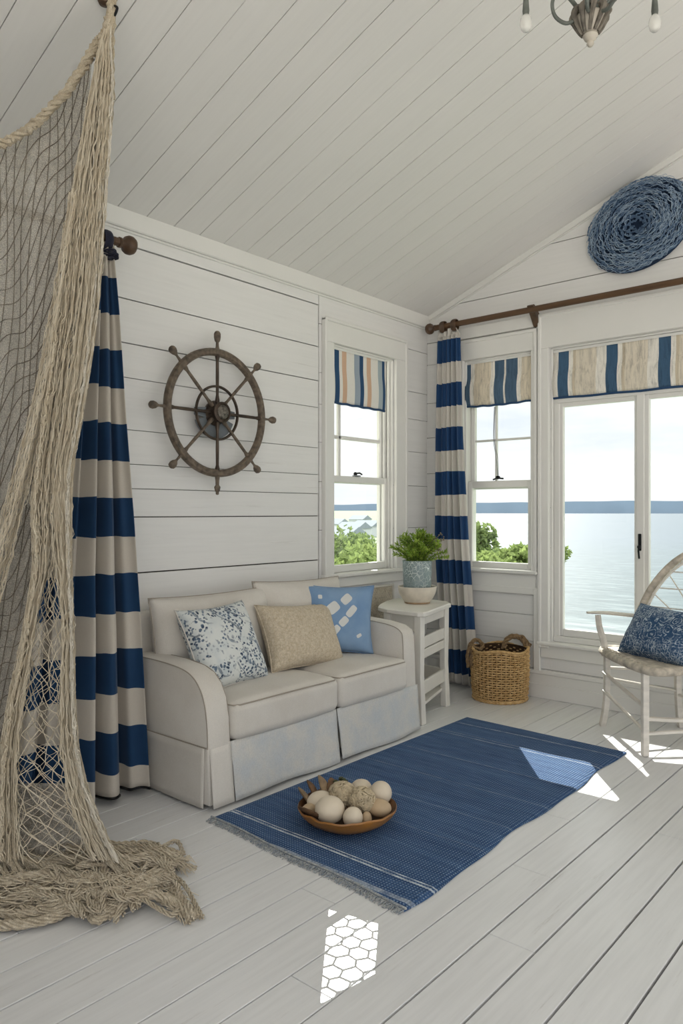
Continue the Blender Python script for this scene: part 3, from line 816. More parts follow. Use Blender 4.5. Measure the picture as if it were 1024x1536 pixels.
for xx in (-2.36, .2):
    mb = MB(); mb.prism([(YB, 2.60), (YB - .03, 2.60), (4.775, 2.69), (4.745, 2.725), (4.765, 2.735), (4.795, 2.725), (YB, 2.66)], xx - .022, xx + .022, 0)
    mb.build('bracket', 'wood', t)

# ------------------------------------------------------------------ ship wheel
WC = Vector((-3.215, 2.69, 1.85)); Mw = Matrix.Translation(WC) @ Matrix.Rotation(PI / 2, 4, 'Y')
t = thing('ship_wheel', 'weathered wooden ship steering wheel with eight spokes hung on the plank wall', 'ship wheel', WC)
def ring(R, w, h, n=72):
    prof = [(R - w, -h * .6), (R - w, h * .6), (R - w * .6, h), (R - w * .1, h * .75), (R + w * .1, h * .75), (R + w * .6, h), (R + w, h * .5), (R + w, -h * .5), (R + w * .5, -h), (R - w * .5, -h)]
    mb = MB(); vs = []; fs = []; m = len(prof)
    for k in range(n):
        a = 2 * PI * k / n
        for r, z in prof: vs.append(Mw @ Vector((r * math.cos(a), r * math.sin(a), z)))
    for k in range(n):
        for j in range(m):
            fs.append((k * m + j, k * m + (j + 1) % m, ((k + 1) % n) * m + (j + 1) % m, ((k + 1) % n) * m + j))
    return mb.add(vs, fs)
ring(.336, .020, .018).build('rim', 'wheel', t, True)
ring(.147, .0065, .008).build('inner_ring', 'wheeld', t, True)
MAT['wplate'] = m_plain('grey_blue_wheel_disc', '#7b8287', .6, 0, .2, 8, .2)
mb = MB(); mb.lathe([(0, -.03), (.143, -.03), (.143, -.022), (0, -.022)], 48, M=Mw, cap=False)
# four quarter openings are suggested by a two tone cross-shaped plate
mb = MB(); mb.prism([(-.02, -.142), (.02, -.142), (.03, -.05), (.03, .05), (.02, .142), (-.02, .142), (-.03, .05), (-.03, -.05)], -.026, -.018, 2, Mw)
mb.build('backing_strip', 'wplate', t)
mb = MB(); q = [(.0, .0)] + [(.142 * math.cos(a), .142 * math.sin(a)) for a in [math.radians(200 + k * 7) for k in range(21)]]
mb.prism([(-y, x) for x, y in q], -.03, -.022, 2, Mw); mb.build('backing_disc', 'wplate', t)
for k in range(8):
    a = PI / 4 * k; Mk = Mw @ Matrix.Rotation(a, 4, 'Z') @ Matrix.Rotation(PI / 2, 4, 'Y')   # local z runs outward
    mb = MB(); ln = .455 if k % 2 == 0 else .435
    prof = [(0, .03), (.010, .03), (.0125, .07), (.008, .10), (.0095, .2), (.0085, .29), (.013, .31), (.013, .318)]
    mb.lathe(prof + [(0, .318)], 14, M=Mk, cap=False); mb.build('spoke', 'wheel' if k % 2 else 'wheeld', t, True)
    prof = [(0, .352), (.013, .352), (.008, .362), (.006, .385), (.008, .395), (.017, .408), (.0215, .424), (.019, .438), (.010, .446), (0, .448)]
    if k == 4 or k == 0: prof = [(0, .352), (.013, .352), (.009, .37), (.008, .39), (.015, .40), (.019, .418), (.019, .44), (.012, .452), (.006, .455), (0, .456)]
    if k == 0: prof = [(0, .352), (.014, .352), (.011, .375), (.010, .40), (.018, .412), (.014, .43), (.009, .44), (.009, .452), (0, .456)]
    mb = MB(); mb.lathe(prof, 14, M=Mk, cap=False); mb.build('handle', 'wheel', t, True)
mb = MB(); mb.lathe([(0, -.035), (.066, -.035), (.070, -.02), (.052, .005), (.048, .02), (.056, .03), (.058, .045), (.046, .052), (.044, .047), (0, .045)], 32, M=Mw, cap=False)
mb.build('hub', 'wheeld', t, True)
MAT['hubtop'] = m_plain('pitted_hub_cap', '#8a8378', .5, .3, .5, 60, .8, 90)
mb = MB(); mb.ball(Mw @ Vector((0, 0, .045)), .040, 24, 12, (.45, 1, 1), nz=.06, ns=9); mb.build('hub_cap', 'hubtop', t, True)

# ------------------------------------------------------------------ sofa
def puff(mb, a, b, r=.05, crown=.02, nu=28, fn=None, corner=3.2):
    """soft rounded box: superellipsoid-like cushion"""
    c = [(a[i] + b[i]) / 2 for i in range(3)]; h = [(b[i] - a[i]) / 2 for i in range(3)]
    vs = []; fs = []; n = nu
    def face(ax, sg):
        o = len(vs); i1, i2 = (ax + 1) % 3, (ax + 2) % 3
        for j in range(n + 1):
            for i in range(n + 1):
                p = [0, 0, 0]; p[ax] = sg; p[i1] = -1 + 2 * i / n; p[i2] = -1 + 2 * j / n
                P = [p[k] * h[k] for k in range(3)]
                Q = [max(-(h[k] - r), min(h[k] - r, P[k])) for k in range(3)]
                d = Vector([P[k] - Q[k] for k in range(3)])
                if d.length > 1e-9: d = d.normalized() * min(r, d.length)
                R = [Q[k] + d[k] for k in range(3)]
                cr_ = crown * (1 - (R[0] / h[0]) ** 2) * (1 - (R[1] / h[1]) ** 2) * (R[2] / h[2])
                R[2] += cr_
                V = Vector([c[k] + R[k] for k in range(3)])
                V += Vector((0, 0, .004 * noise.noise(V * 6)))
                vs.append(fn(V) if fn else V)
        for j in range(n):
            for i in range(n):
                k = o + j * (n + 1) + i; fs.append((k, k + 1, k + n + 2, k + n + 1))
    for ax in range(3):
        for sg in (-1, 1): face(ax, sg)
    mb.add(vs, fs); return mb
def build_merge(mb, *a, **k):
    o = mb.build(*a, **k)
    import bmesh
    bm = bmesh.new(); bm.from_mesh(o.data); bmesh.ops.remove_doubles(bm, verts=bm.verts, dist=.0004); bmesh.ops.recalc_face_normals(bm, faces=bm.faces); bm.to_mesh(o.data); bm.free()
    o.data.polygons.foreach_set('use_smooth', [True] * len(o.data.polygons)); return o
sofa = thing('loveseat_sofa', 'cream slipcovered two-seat sofa against the plank wall', 'sofa', (-2.9, 2.87, 0))
mb = MB(); mb.bbox((-3.24, 2.11, .03), (-2.60, 3.62, .30), .01); mb.build('base', 'linen', sofa)
mb = MB(); puff(mb, (-3.27, 2.08, .05), (-3.14, 3.66, .80), .04, 0); build_merge(mb, 'back', 'linen', sofa)
def arm(y0, y1, prof, name='arm'):
    mb = MB(); n = len(prof); ys = [(y0, .012), (y0 + .004, .004), (y0 + .012, 0), (y1 - .012, 0), (y1 - .004, .004), (y1, .012)]
    cx = sum(p[0] for p in prof) / n; cz = sum(p[1] for p in prof) / n; vs = []
    for y, ins in ys:
        for x_, z_ in prof:
            dx, dz = cx - x_, cz - z_; L = math.hypot(dx, dz); vs.append((x_ + dx / L * ins, y, z_ + dz / L * ins))
    fs = []
    for j in range(len(ys) - 1):
        for i in range(n): fs.append((j * n + i, j * n + (i + 1) % n, (j + 1) * n + (i + 1) % n, (j + 1) * n + i))
    fs += [tuple(range(n)), tuple(reversed(range((len(ys) - 1) * n, len(ys) * n)))]
    mb.add(vs, fs); return mb.build(name, 'linen', sofa, True)
pl = [(-3.25, .02), (-3.25, .60), (-3.05, .612), (-2.85, .608), (-2.72, .595), (-2.65, .572), (-2.60, .53), (-2.567, .47), (-2.548, .38), (-2.542, .27), (-2.542, .02)]
arm(2.075, 2.205, pl)
prr = [(-3.25, .02), (-3.25, .65), (-3.0, .655), (-2.72, .64), (-2.62, .625), (-2.572, .60), (-2.558, .56), (-2.552, .4), (-2.548, .27), (-2.548, .02)]
arm(3.535, 3.655, prr)
# piping along the arm fronts
for yy, pf in ((2.078, pl[2:10]), (2.202, pl[2:10]), (3.538, prr[2:9])):
    mb = MB(); mb.tube(catmull([(x_ - .006, yy, z_ - .003) for x_, z_ in pf], 4), .0028, 6); mb.build('piping', 'piping', sofa, True)
# skirt panels
def skirt(y0, y1, seed):
    mb = MB()
    def fn(u, v):
        y = y0 + (y1 - y0) * u; z = .275 - .262 * v
        xx = -2.545 + .03 * v + .006 * v * math.sin(u * 9 + seed) + .003 * noise.noise(Vector((u * 5, v * 3, seed)))
        return Vector((xx, y + (.006 if u < .5 else -.004) * v, z + .006 * v * math.sin(u * 5 + seed)))
    mb.grid(fn, 40, 10); solid(mb.build('skirt_panel', 'linens', sofa, True), .004)
skirt(2.205, 2.922, 0); skirt(2.930, 3.66, 2)
mb = MB(); mb.grid(lambda u, v: Vector((-2.545 + .028 * v, 2.085 + .12 * u, .275 - .262 * v)), 6, 8); solid(mb.build('skirt_panel', 'linen', sofa, True), .004)
mb = MB()
mb.grid(lambda u, v: Vector((-2.56 - .66 * u, 2.068 - .006 * v - .003 * v * math.sin(u * 7), .27 - .258 * v)), 30, 8)
solid(mb.build('skirt_panel', 'linen', sofa, True), .004)
mb = MB(); mb.tube([(-2.545, 2.071, .272), (-3.2, 2.071, .272)], .003, 6); mb.build('piping', 'piping', sofa, True)
# seat cushions
for i_, (y0, y1) in enumerate(((2.207, 2.928), (2.932, 3.545))):
    def fnc(V, y0=y0, y1=y1):
        if i_ == 0 and V.x > -2.6 : pass
        return V
    mb = MB(); puff(mb, (-3.13, y0, .268), (-2.515, y1 + (.09 if i_ else 0) if False else y1, .448), .045, .022, 26, fnc)
    c = build_merge(mb, 'seat_cushion', 'linen', sofa)
    mb = MB(); z_ = .432; e = .012
    pp = catmull([(-3.05, y0 + e - .006, z_), (-2.6, y0 + e - .006, z_), (-2.535, y0 + .03, z_), (-2.521, y0 + .08, z_ + .002), (-2.519, (y0 + y1) / 2, z_ + .004), (-2.521, y1 - .08, z_ + .002), (-2.535, y1 - .03, z_), (-2.6, y1 - e + .006, z_)], 6)
    mb.tube(pp, .0035, 6); mb.build('piping', 'piping', c, True)
# back cushions
def cushion_mesh(w, h, th, pinch=.07, n=36, puffp=.5, lump=.01, seed=0):
    mb = MB(); vs = []; fs = []
    for side in (1, -1):
        o = len(vs)
        for j in range(n + 1):
            for i in range(n + 1):
                u, v = -1 + 2 * i / n, -1 + 2 * j / n
                T = max(0, (1 - u ** 4) * (1 - v ** 4)) ** puffp
                x_ = w / 2 * u * (1 - pinch * (1 - v * v)) ; y_ = h / 2 * v * (1 - pinch * (1 - u * u))
                z_ = side * (th / 2 * T * (1 - .25 * (u * u + v * v) / 2) + (lump * T * noise.noise(Vector((u * 2.2 + seed, v * 2.2, side * 3)))))
                vs.append(Vector((x_, y_, z_)))
        for j in range(n):
            for i in range(n):
                k = o + j * (n + 1) + i; q = (k, k + 1, k + n + 2, k + n + 1); fs.append(q if side > 0 else tuple(reversed(q)))
    mb.add(vs, fs)
    edge = []
    for k in range(n): edge.append((-1 + 2 * k / n, -1))
    for k in range(n): edge.append((1, -1 + 2 * k / n))
    for k in range(n): edge.append((1 - 2 * k / n, 1))
    for k in range(n): edge.append((-1, 1 - 2 * k / n))
    E = [Vector((w / 2 * u * (1 - pinch * (1 - v * v)), h / 2 * v * (1 - pinch * (1 - u * u)), 0)) for u, v in edge]
    return mb, E
def orient(c, side, up):
    s_ = Vector(side).normalized(); u_ = Vector(up); n_ = s_.cross(u_).normalized(); u_ = n_.cross(s_)
    M = Matrix((s_, u_, n_)).transposed().to_4x4(); return Matrix.Translation(c) @ M
def cushion(name, label, cat, mat, c, side, up, w, h, th, pipe='piping', parent=None, **k):
    mb, E = cushion_mesh(w, h, th, **k); o = build_merge(mb, name, mat)
    M = orient(c, side, up)
    if parent: o.parent = parent; o.matrix_basis = Matrix.Translation(-Vector(parent.location)) @ M
    else: o.matrix_basis = M; tag(o, label, cat, 'cushions on the sofa' if 'sofa' in label else None)
    if pipe:
        mp_ = MB(); mp_.tube(E, .0035, 6, True); p = mp_.build('piping', pipe, None, True); p.parent = o
    return o
cushion('back_cushion', '', '', 'linen', (-3.045, 2.53, .64), (0, 1, -.0), (-.13, 0, 1), .78, .48, .24, parent=sofa, pinch=.05, puffp=.5, seed=1)
cushion('back_cushion', '', '', 'linen', (-3.055, 3.19, .655), (.02, 1, -.02), (-.12, .0, 1), .72, .50, .24, parent=sofa, pinch=.06, puffp=.5, seed=5)

# cushion fabrics
def floral_mat():
    t = NT('floral_print_cloth'); v = t.coord('Object')
    dis = t.n('ShaderNodeVectorMath', operation='ADD')
    nn = t.n('ShaderNodeTexNoise'); t.set(nn, Scale=18.); t.l(v, nn.inputs['Vector'])
    sc = t.n('ShaderNodeVectorMath', operation='SCALE'); sc.inputs['Scale'].default_value = .03; t.l(nn.outputs['Color'], sc.inputs[0]); t.l(v, dis.inputs[0]); t.l(sc.outputs[0], dis.inputs[1])
    vo = t.n('ShaderNodeTexVoronoi'); t.set(vo, Scale=62.); t.l(dis.outputs[0], vo.inputs['Vector'])
    pet = t.ramp(vo.outputs['Distance'], [(.36, 1.), (.50, 0.)])
    clus = t.ramp(t.noise(v, 9, 3, .6, .6), [(.43, 0.), (.50, 1.)])
    wave = t.n('ShaderNodeTexWave', wave_type='BANDS', bands_direction='DIAGONAL'); t.set(wave, Scale=5., Distortion=9., Detail=3.); t.l(v, wave.inputs['Vector'])
    stem = t.math('MULTIPLY', t.ramp(wave.outputs['Fac'], [(.93, 0.), (.97, 1.)]), t.ramp(t.noise(v, 5, 2), [(.45, 0.), (.5, .7)]))
    m = t.math('MAXIMUM', t.math('MULTIPLY', pet, clus), stem)
    ink = t.mix(t.ramp(t.noise(v, 40, 2), [(.4, 0.), (.6, 1.)]), '#2f4058', '#6b7c8f')
    wash = t.mix(t.ramp(t.noise(v, 12, 4), [(.45, 0.), (.7, .6)]), '#dcdfdc', '#b9c4ca')
    c = t.mix(m, wash, ink)
    return t.done(t.bsdf(c, .9, 0, t.noise(v, 400, 2), .25, .002, .2, .1))
MAT['floral'] = floral_mat()
MAT['boucle'] = m_cloth('oatmeal_boucle', '#dccfb9', 420, .12, .98, col2='#c8b89e', cscale=60, bstr=.7)
def patch_mat():
    t = NT('blue_cloth_with_white_patches'); v = t.coord('Object'); o = t.sep(v); base = t.mix(t.ramp(t.noise(v, 6, 4), [(.35, 0.), (.65, 1.)]), '#7394ba', '#88a5c5')
    c = base
    for (cx, cy, hw, hh, ang) in ((-.105, .0, .036, .022, 50), (-.035, .062, .038, .03, 40), (.045, .115, .034, .024, 42), (-.02, -.068, .034, .02, 50), (.03, -.015, .03, .021, 46), (.075, .045, .038, .02, 50), (.125, -.095, .016, .01, 30), (-.11, .125, .012, .012, 0)):
        ca, sa = math.cos(math.radians(ang)), math.sin(math.radians(ang))
        x_ = t.math('SUBTRACT', o[0], cx); y_ = t.math('SUBTRACT', o[1], cy)
        a = t.math('ADD', t.math('MULTIPLY', x_, ca / hw), t.math('MULTIPLY', y_, sa / hw)); b = t.math('SUBTRACT', t.math('MULTIPLY', y_, ca / hh), t.math('MULTIPLY', x_, sa / hh))
        d = t.math('ADD', t.math('POWER', t.math('ABSOLUTE', a), 4), t.math('POWER', t.math('ABSOLUTE', b), 4))
        c = t.mix(t.math('LESS_THAN', d, 1.), c, '#dedfdc')
    return t.done(t.bsdf(c, .85, 0, t.noise(v, 300, 2), .2, .002, .25, .1))
MAT['patch'] = patch_mat()
def lace_mat():
    t = NT('indigo_lace_print'); v = t.coord('Object')
    nn = t.n('ShaderNodeTexNoise'); t.set(nn, Scale=22.); t.l(v, nn.inputs['Vector'])
    sc = t.n('ShaderNodeVectorMath', operation='SCALE'); sc.inputs['Scale'].default_value = .03; t.l(nn.outputs['Color'], sc.inputs[0])
    dis = t.n('ShaderNodeVectorMath', operation='ADD'); t.l(v, dis.inputs[0]); t.l(sc.outputs[0], dis.inputs[1])
    vo = t.n('ShaderNodeTexVoronoi'); t.set(vo, Scale=17.); t.l(dis.outputs[0], vo.inputs['Vector'])
    rg_ = t.ramp(t.math('SINE', t.math('MULTIPLY', vo.outputs['Distance'], 26.)), [(.45, 0.), (.9, 1.)])
    e = t.math('MULTIPLY', rg_, t.ramp(t.noise(v, 60, 3), [(.4, 0.), (.6, 1.)]))
    vo2 = t.n('ShaderNodeTexVoronoi', feature='DISTANCE_TO_EDGE'); t.set(vo2, Scale=60.); t.l(dis.outputs[0], vo2.inputs['Vector'])
    e2 = t.math('MULTIPLY', t.ramp(vo2.outputs['Distance'], [(.02, .8), (.12, 0.)]), t.ramp(t.noise(v, 14, 3), [(.4, .0), (.6, .9)]))
    m = t.math('MAXIMUM', e, e2)
    c = t.mix(m, t.mix(t.noise(v, 5, 3), '#24405f', '#3f628a'), '#c4d1dc')
    return t.done(t.bsdf(c, .9, 0, t.noise(v, 300, 3), .4, .003, .2, .1))
MAT['lace'] = lace_mat()
cushion('throw_cushion', 'white throw cushion with navy floral print on the left of the sofa', 'cushion', 'floral', (-2.84, 2.415, .642), (-.06, 1, .02), (-.42, .02, .85), .45, .43, .19, 'linen', pinch=.09, seed=2)
cushion('throw_cushion', 'oatmeal textured throw cushion in the middle of the sofa', 'cushion', 'boucle', (-2.86, 2.99, .615), (0, 1, -.07), (-.40, .12, .85), .58, .37, .19, 'boucle', pinch=.09, seed=3)
cushion('throw_cushion', 'sky blue throw cushion with white patches beside the right arm of the sofa', 'cushion', 'patch', (-2.90, 3.33, .665), (.62, .78, -.05), (-.14, .08, .95), .46, .41, .19, 'patch', pinch=.10, seed=4)

# ------------------------------------------------------------------ woven panel behind the table
MAT['seagrass'] = m_cloth('beige_seagrass_weave', '#ddd3c2', 300, .15, .95, col2='#c4b8a4', cscale=26, bstr=.8)
t = thing('woven_screen', 'beige woven panel leaning on the wall between the sofa and side table', 'panel', (XL + .05, 4.05, 0))
mb = MB(); mb.grid(lambda u, v: Vector((XL + .06 + .004 * math.sin(u * 160) * math.sin(v * 160) - .02 * v, 3.74 + .62 * u, .02 + .745 * v)), 120, 120)
solid(mb.build('woven_field', 'seagrass', t, True), .012)
mb = MB(); mb.tube([(XL + .06, 3.73, .01), (XL + .045, 3.73, .77), (XL + .045, 4.37, .77), (XL + .06, 4.37, .01)], .013, 8); mb.build('border', 'furn', t, True)

# ------------------------------------------------------------------ side table
t = thing('side_table', 'small white wooden side table with slatted side between sofa and corner', 'table', (-2.85, 4.05, 0))
poly = [(-2.60, 3.742), (-2.84, 3.75), (-2.95, 3.80), (-3.03, 3.92), (-3.11, 4.1), (-3.14, 4.27), (-3.06, 4.35), (-2.90, 4.36), (-2.76, 4.335), (-2.695, 4.27), (-2.565, 3.80), (-2.57, 3.76)]
mb = MB(); n = len(poly); vs = []
for z_, e in ((.660, .008), (.664, .0), (.684, .0), (.690, .010)):
    for x_, y_ in poly:
        dx, dy = -2.86 - x_, 4.05 - y_; L = math.hypot(dx, dy); vs.append((x_ + dx / L * e, y_ + dy / L * e, z_))
fs = [tuple(range(n)), tuple(range(3 * n, 4 * n))] + [(j * n + i, j * n + (i + 1) % n, (j + 1) * n + (i + 1) % n, (j + 1) * n + i) for j in range(3) for i in range(n)]
mb.add(vs, fs); mb.build('tabletop', 'furn', t)
LG = [(-2.612, 3.78), (-2.735, 4.245), (-2.86, 3.80), (-3.06, 4.28)]
for k, (x_, y_) in enumerate(LG):
    mb = MB(); vs = []; w_ = .024
    for z_, s_, ox in ((.001, 1.0, .012), (.3, .9, .0), (.45, 1., 0), (.66, 1.05, 0)):
        for a, b in ((-1, -1), (1, -1), (1, 1), (-1, 1)): vs.append((x_ + a * w_ * s_ + (ox if k < 2 else 0), y_ + b * w_ * s_, z_))
    fs = [(3, 2, 1, 0), (12, 13, 14, 15)] + [(j * 4 + i, j * 4 + (i + 1) % 4, j * 4 + 4 + (i + 1) % 4, j * 4 + 4 + i) for j in range(3) for i in range(4)]
    mb.add(vs, fs); o = mb.build('leg', 'furn', t); bv = o.modifiers.new('edge', 'BEVEL'); bv.width = .004; bv.segments = 2
def rail(p, q, z0, z1, th=.018, nm='rail'):
    P, Q = Vector((*p, 0)), Vector((*q, 0)); d = Q - P; L = d.length; M = Matrix.Translation(P) @ Matrix.Rotation(math.atan2(d.y, d.x), 4, 'Z')
    mb = MB(); mb.bbox((0, -th / 2, z0), (L, th / 2, z1), .003, M); return mb.build(nm, 'furn', t)
rail(LG[0], LG[1], .39, .445); rail(LG[0], LG[1], .455, .525); rail(LG[0], LG[1], .165, .25); rail(LG[0], LG[1], .60, .66, nm='apron')
rail(LG[0], LG[2], .56, .66, nm='apron'); rail(LG[2], LG[3], .56, .66, nm='apron'); rail(LG[1], LG[3], .60, .66, nm='apron'); rail(LG[1], LG[3], .165, .25); rail(LG[2], LG[3], .165, .25)
mb = MB(); mb.prism([(-2.60, 3.80), (-2.86, 3.82), (-3.04, 4.26), (-2.74, 4.24)], .105, .123, 2); mb.build('shelf', 'furn', t)

# ------------------------------------------------------------------ bowl, glass vase and plant on the table
VC = Vector((-2.865, 4.12, .690))
MAT['ceram'] = m_plain('pale_rustic_ceramic', '#e2d8c8', .5, 0, .12, 14, .3, 40)
MAT['ceramb'] = m_plain('worn_bowl_foot', '#c9a986', .7, 0, .2, 20, .3, 40)
b = thing('ceramic_bowl', 'pale rustic ceramic bowl on the white side table holding the glass vase', 'bowl', VC)
mb = MB(); mb.lathe([(0, .018), (.075, .018), (.095, .04), (.112, .075), (.12, .112), (.128, .114), (.130, .108), (.122, .07), (.106, .038), (.088, .012), (0, .012)], 40, VC, cap=False); mb.build('bowl_body', 'ceram', b, True)
mb = MB(); mb.lathe([(0, .001), (.083, .001), (.088, .012), (.0, .0125)], 40, VC, cap=False); mb.build('foot', 'ceramb', b, True)
def crackle():
    t = NT('crackled_glass'); v = t.coord('Object')
    vo = t.n('ShaderNodeTexVoronoi', feature='DISTANCE_TO_EDGE'); t.set(vo, Scale=40.); t.l(t.coord('Object', (1, 1, .8)), vo.inputs['Vector'])
    e = t.ramp(vo.outputs['Distance'], [(.015, 1.), (.05, 0.)]); e = t.math('MULTIPLY', e, t.ramp(t.noise(v, 16, 3), [(.4, .2), (.6, 1.)]))
    c = t.mix(e, t.mix(t.noise(v, 14, 4), '#8a9da1', '#bccac9'), '#eef2f0')
    d = t.bsdf(c, .15, 0, e, .4, .003, .6); tr = t.n('ShaderNodeBsdfTransparent'); tr.inputs[0].default_value = (.8, .9, .9, 1)
    mx = t.n('ShaderNodeMixShader'); t.l(t.math('SUBTRACT', .42, t.math('MULTIPLY', e, .4)), mx.inputs[0]); t.l(d, mx.inputs[1]); t.l(tr.outputs[0], mx.inputs[2]); return t.done(mx.outputs[0])
MAT['crackle'] = crackle(); 
vz = thing('glass_vase', 'crackled grey glass vase standing in the ceramic bowl', 'vase', VC + Vector((0, 0, .02)))
mb = MB(); mb.lathe([(0, .024), (.070, .024), (.086, .05), (.093, .12), (.096, .2), (.100, .285), (.096, .287), (.091, .2), (.088, .12), (.08, .055), (.0, .034)], 40, VC, cap=False); mb.build('glass_body', 'crackle', vz, True)
MAT['moss'] = m_plain('damp_moss', '#56624a', .9, 0, .3, 30, .5)
mb = MB(); mb.lathe([(0, .036), (.078, .056), (.086, .12), (.088, .19), (0, .2)], 30, VC, cap=False); mb.build('filling', 'moss', vz, True)
pln = thing('leafy_plant', 'bushy bright green plant growing from the crackled glass vase', 'plant', VC + Vector((0, 0, .2)))
def plant_leaf(name, a, b, c2):
    t = NT(name); v = t.coord('Object'); c = t.mix(t.ramp(t.noise(v, 25, 3), [(.35, 0.), (.6, 1.)]), a, b); c = t.mix(t.ramp(t.noise(v, 60, 2), [(.55, 0.), (.7, .8)]), c, c2)
    s = t.bsdf(c, .5, 0, None); tr = t.n('ShaderNodeBsdfTranslucent'); t.l(c, tr.inputs[0]); mx = t.n('ShaderNodeMixShader'); mx.inputs[0].default_value = .3
    t.l(s, mx.inputs[1]); t.l(tr.outputs[0], mx.inputs[2]); return t.done(mx.outputs[0])
MAT['pleaf'] = plant_leaf('plant_leaf', '#678a2a', '#a4c04a', '#d3d878'); MAT['pstem'] = m_plain('plant_stem', '#5c6a34', .7)
rng = random.Random(11); ml = MB(); ms = MB()
for k in range(75):
    a = rng.uniform(0, 2 * PI); e = rng.random() ** .6; out = .165 * e * (1.2 if abs(math.cos(a - .7)) > .6 else .8); top = Vector((out * math.cos(a), out * math.sin(a), .20 - .13 * e * e + rng.uniform(-.03, .02)))
    base = VC + Vector((.05 * e * math.cos(a), .05 * e * math.sin(a), .24)); tip = VC + Vector((0, 0, .27)) + top
    mid = base.lerp(tip, .5) + Vector((-.02 * math.cos(a), -.02 * math.sin(a), .02)); P = catmull([base, mid, tip], 6); ms.tube(P, .0022, 4)
    for q in range(len(P)):
        if q < 2: continue
        for r_ in range(4):
            ang = q * 2.4 + r_ * 1.57; d = (P[min(q + 1, len(P) - 1)] - P[q - 1]).normalized(); s1 = d.orthogonal().normalized(); s1 = Matrix.Rotation(ang, 3, d) @ s1
            L = rng.uniform(.022, .034); dirn = (s1 * .8 + d * .75).normalized(); w_ = dirn.cross(d).normalized() * L * .22; p = P[q]; up = dirn.cross(w_).normalized() * L * .05
            ml.add([p, p + dirn * L * .5 + w_ + up, p + dirn * L, p + dirn * L * .5 - w_ + up, p + dirn * L * .5 - up], [(0, 1, 4), (1, 2, 4), (2, 3, 4), (3, 0, 4)])
ml.build('leaves', 'pleaf', pln, recalc=False); ms.build('stems', 'pstem', pln, True)
MAT['dried'] = m_plain('dried_sprig', '#8f8672', .9, 0, .2)
mb = MB()
for k in range(9):
    a = rng.uniform(-.3, .9); base = VC + Vector((.03, .02, .28)); tip = base + RV * rng.uniform(.08, .15) + Vector((0, 0, rng.uniform(.06, .2)))
    P = catmull([base, base.lerp(tip, .5) + Vector((0, 0, .03)), tip], 5); mb.tube(P, .0018, 4)
    for q in P[3:]: mb.ball(q + Vector((uni(-.008, .008), uni(-.008, .008), uni(-.006, .008))), .0055, 6, 4)
o = mb.build('dried_sprig', 'dried', pln, True)

# ------------------------------------------------------------------ wicker basket
BC = Vector((-2.545, 4.665, 0)); RB = .19
def wick_mat():
    t = NT('woven_wicker'); v = t.coord('UV') if False else t.coord('Object'); f = t.noise(v, 30, 4); c = t.mix(t.ramp(f, [(.3, 0.), (.7, 1.)]), '#b8925e', '#dcbb88')
    c = t.mix(t.ramp(t.noise(v, 90, 2), [(.55, 0.), (.7, .5)]), c, '#8b6434')
    return t.done(t.bsdf(c, .7, 0, f, .3, .003, .3))
MAT['wicker'] = wick_mat(); MAT['wickerd'] = m_plain('dark_wicker_liner', '#4a3420', .9, 0, .2, 30)
MAT['handle'] = m_cloth('brown_rope_handle', '#7f664a', 900, .2, .95, col2='#a58a68', cscale=60, bstr=.6)
bk = thing('wicker_basket', 'round woven wicker basket with rope handles beside the far curtain', 'basket', BC)
def rad_at(z): return interp([(0, .168), (.02, .178), (.06, .186), (.2, .193), (.34, .192), (.36, .188)], z)
mb = MB(); mb.grid(lambda u, v: BC + Vector(((rad_at(.36 * v) - .008) * math.cos(2 * PI * u), (rad_at(.36 * v) - .008) * math.sin(2 * PI * u), .004 + .35 * v)), 48, 8, True)
mb.lathe([(0, .003), (.17, .004), (.17, .02), (0, .02)], 40, BC, cap=False); mb.build('lining', 'wickerd', bk, True)
mb = MB(); NR = 21; NS = 40
for j in range(NR):
    z_ = .012 + .34 * (j + .5) / NR; pts = []
    for k in range(NS * 4):
        a = 2 * PI * k / (NS * 4); off = .0065 * math.sin(NS / 2 * a * 1 + PI * (j % 2)) ; dip = .02 * math.sin(a * 2 + 2.2) ** 2 * (j / NR) ** 3
        r = rad_at(z_) + off; pts.append(BC + Vector((r * math.cos(a), r * math.sin(a), z_ - dip)))
    mb.tube(pts, .0060, 6, True, flat=1.0)
mb.build('weave', 'wicker', bk, True)
mb = MB()
for k in range(NS):
    a = 2 * PI * (k + .5) / NS; P = []
    for q in range(12): z_ = .01 + .345 * q / 11; r = rad_at(z_) + .003; P.append(BC + Vector((r * math.cos(a), r * math.sin(a), z_ - .02 * math.sin(a * 2 + 2.2) ** 2 * (q / 11) ** 3)))
    mb.tube(P, .0035, 5)
o = mb.build('stakes', 'wicker', bk, True)
mb = MB(); mb.rope([BC + Vector((.194 * math.cos(a), .194 * math.sin(a), .36 - .02 * math.sin(a * 2 + 2.2) ** 2)) for a in [2 * PI * k / 120 for k in range(120)]], .005, 3, 60, 5, .006, True); mb.build('rim', 'wicker', bk, True)
mb = MB(); mb.rope([BC + Vector((.183 * math.cos(a), .183 * math.sin(a), .012)) for a in [2 * PI * k / 120 for k in range(120)]], .006, 3, 60, 5, .007, True); mb.build('base_rope', 'wicker', bk, True)
cl_ = BC - RV * .178 + FV * .02; cr_ = BC + RV * .12 + FV * .06
mb = MB(); mb.rope(catmull([cl_ + Vector((0, 0, .30)), cl_ - RV * .03 + Vector((0, 0, .36)), cl_ + RV * .015 + Vector((0, 0, .405)), cl_ + RV * .06 + Vector((0, 0, .37)), cl_ + RV * .03 - FV * .02 + Vector((0, 0, .34)), cl_ - RV * .03 - FV * .02 + Vector((0, 0, .37))], 8), .007, 3, 60, 5, .008)
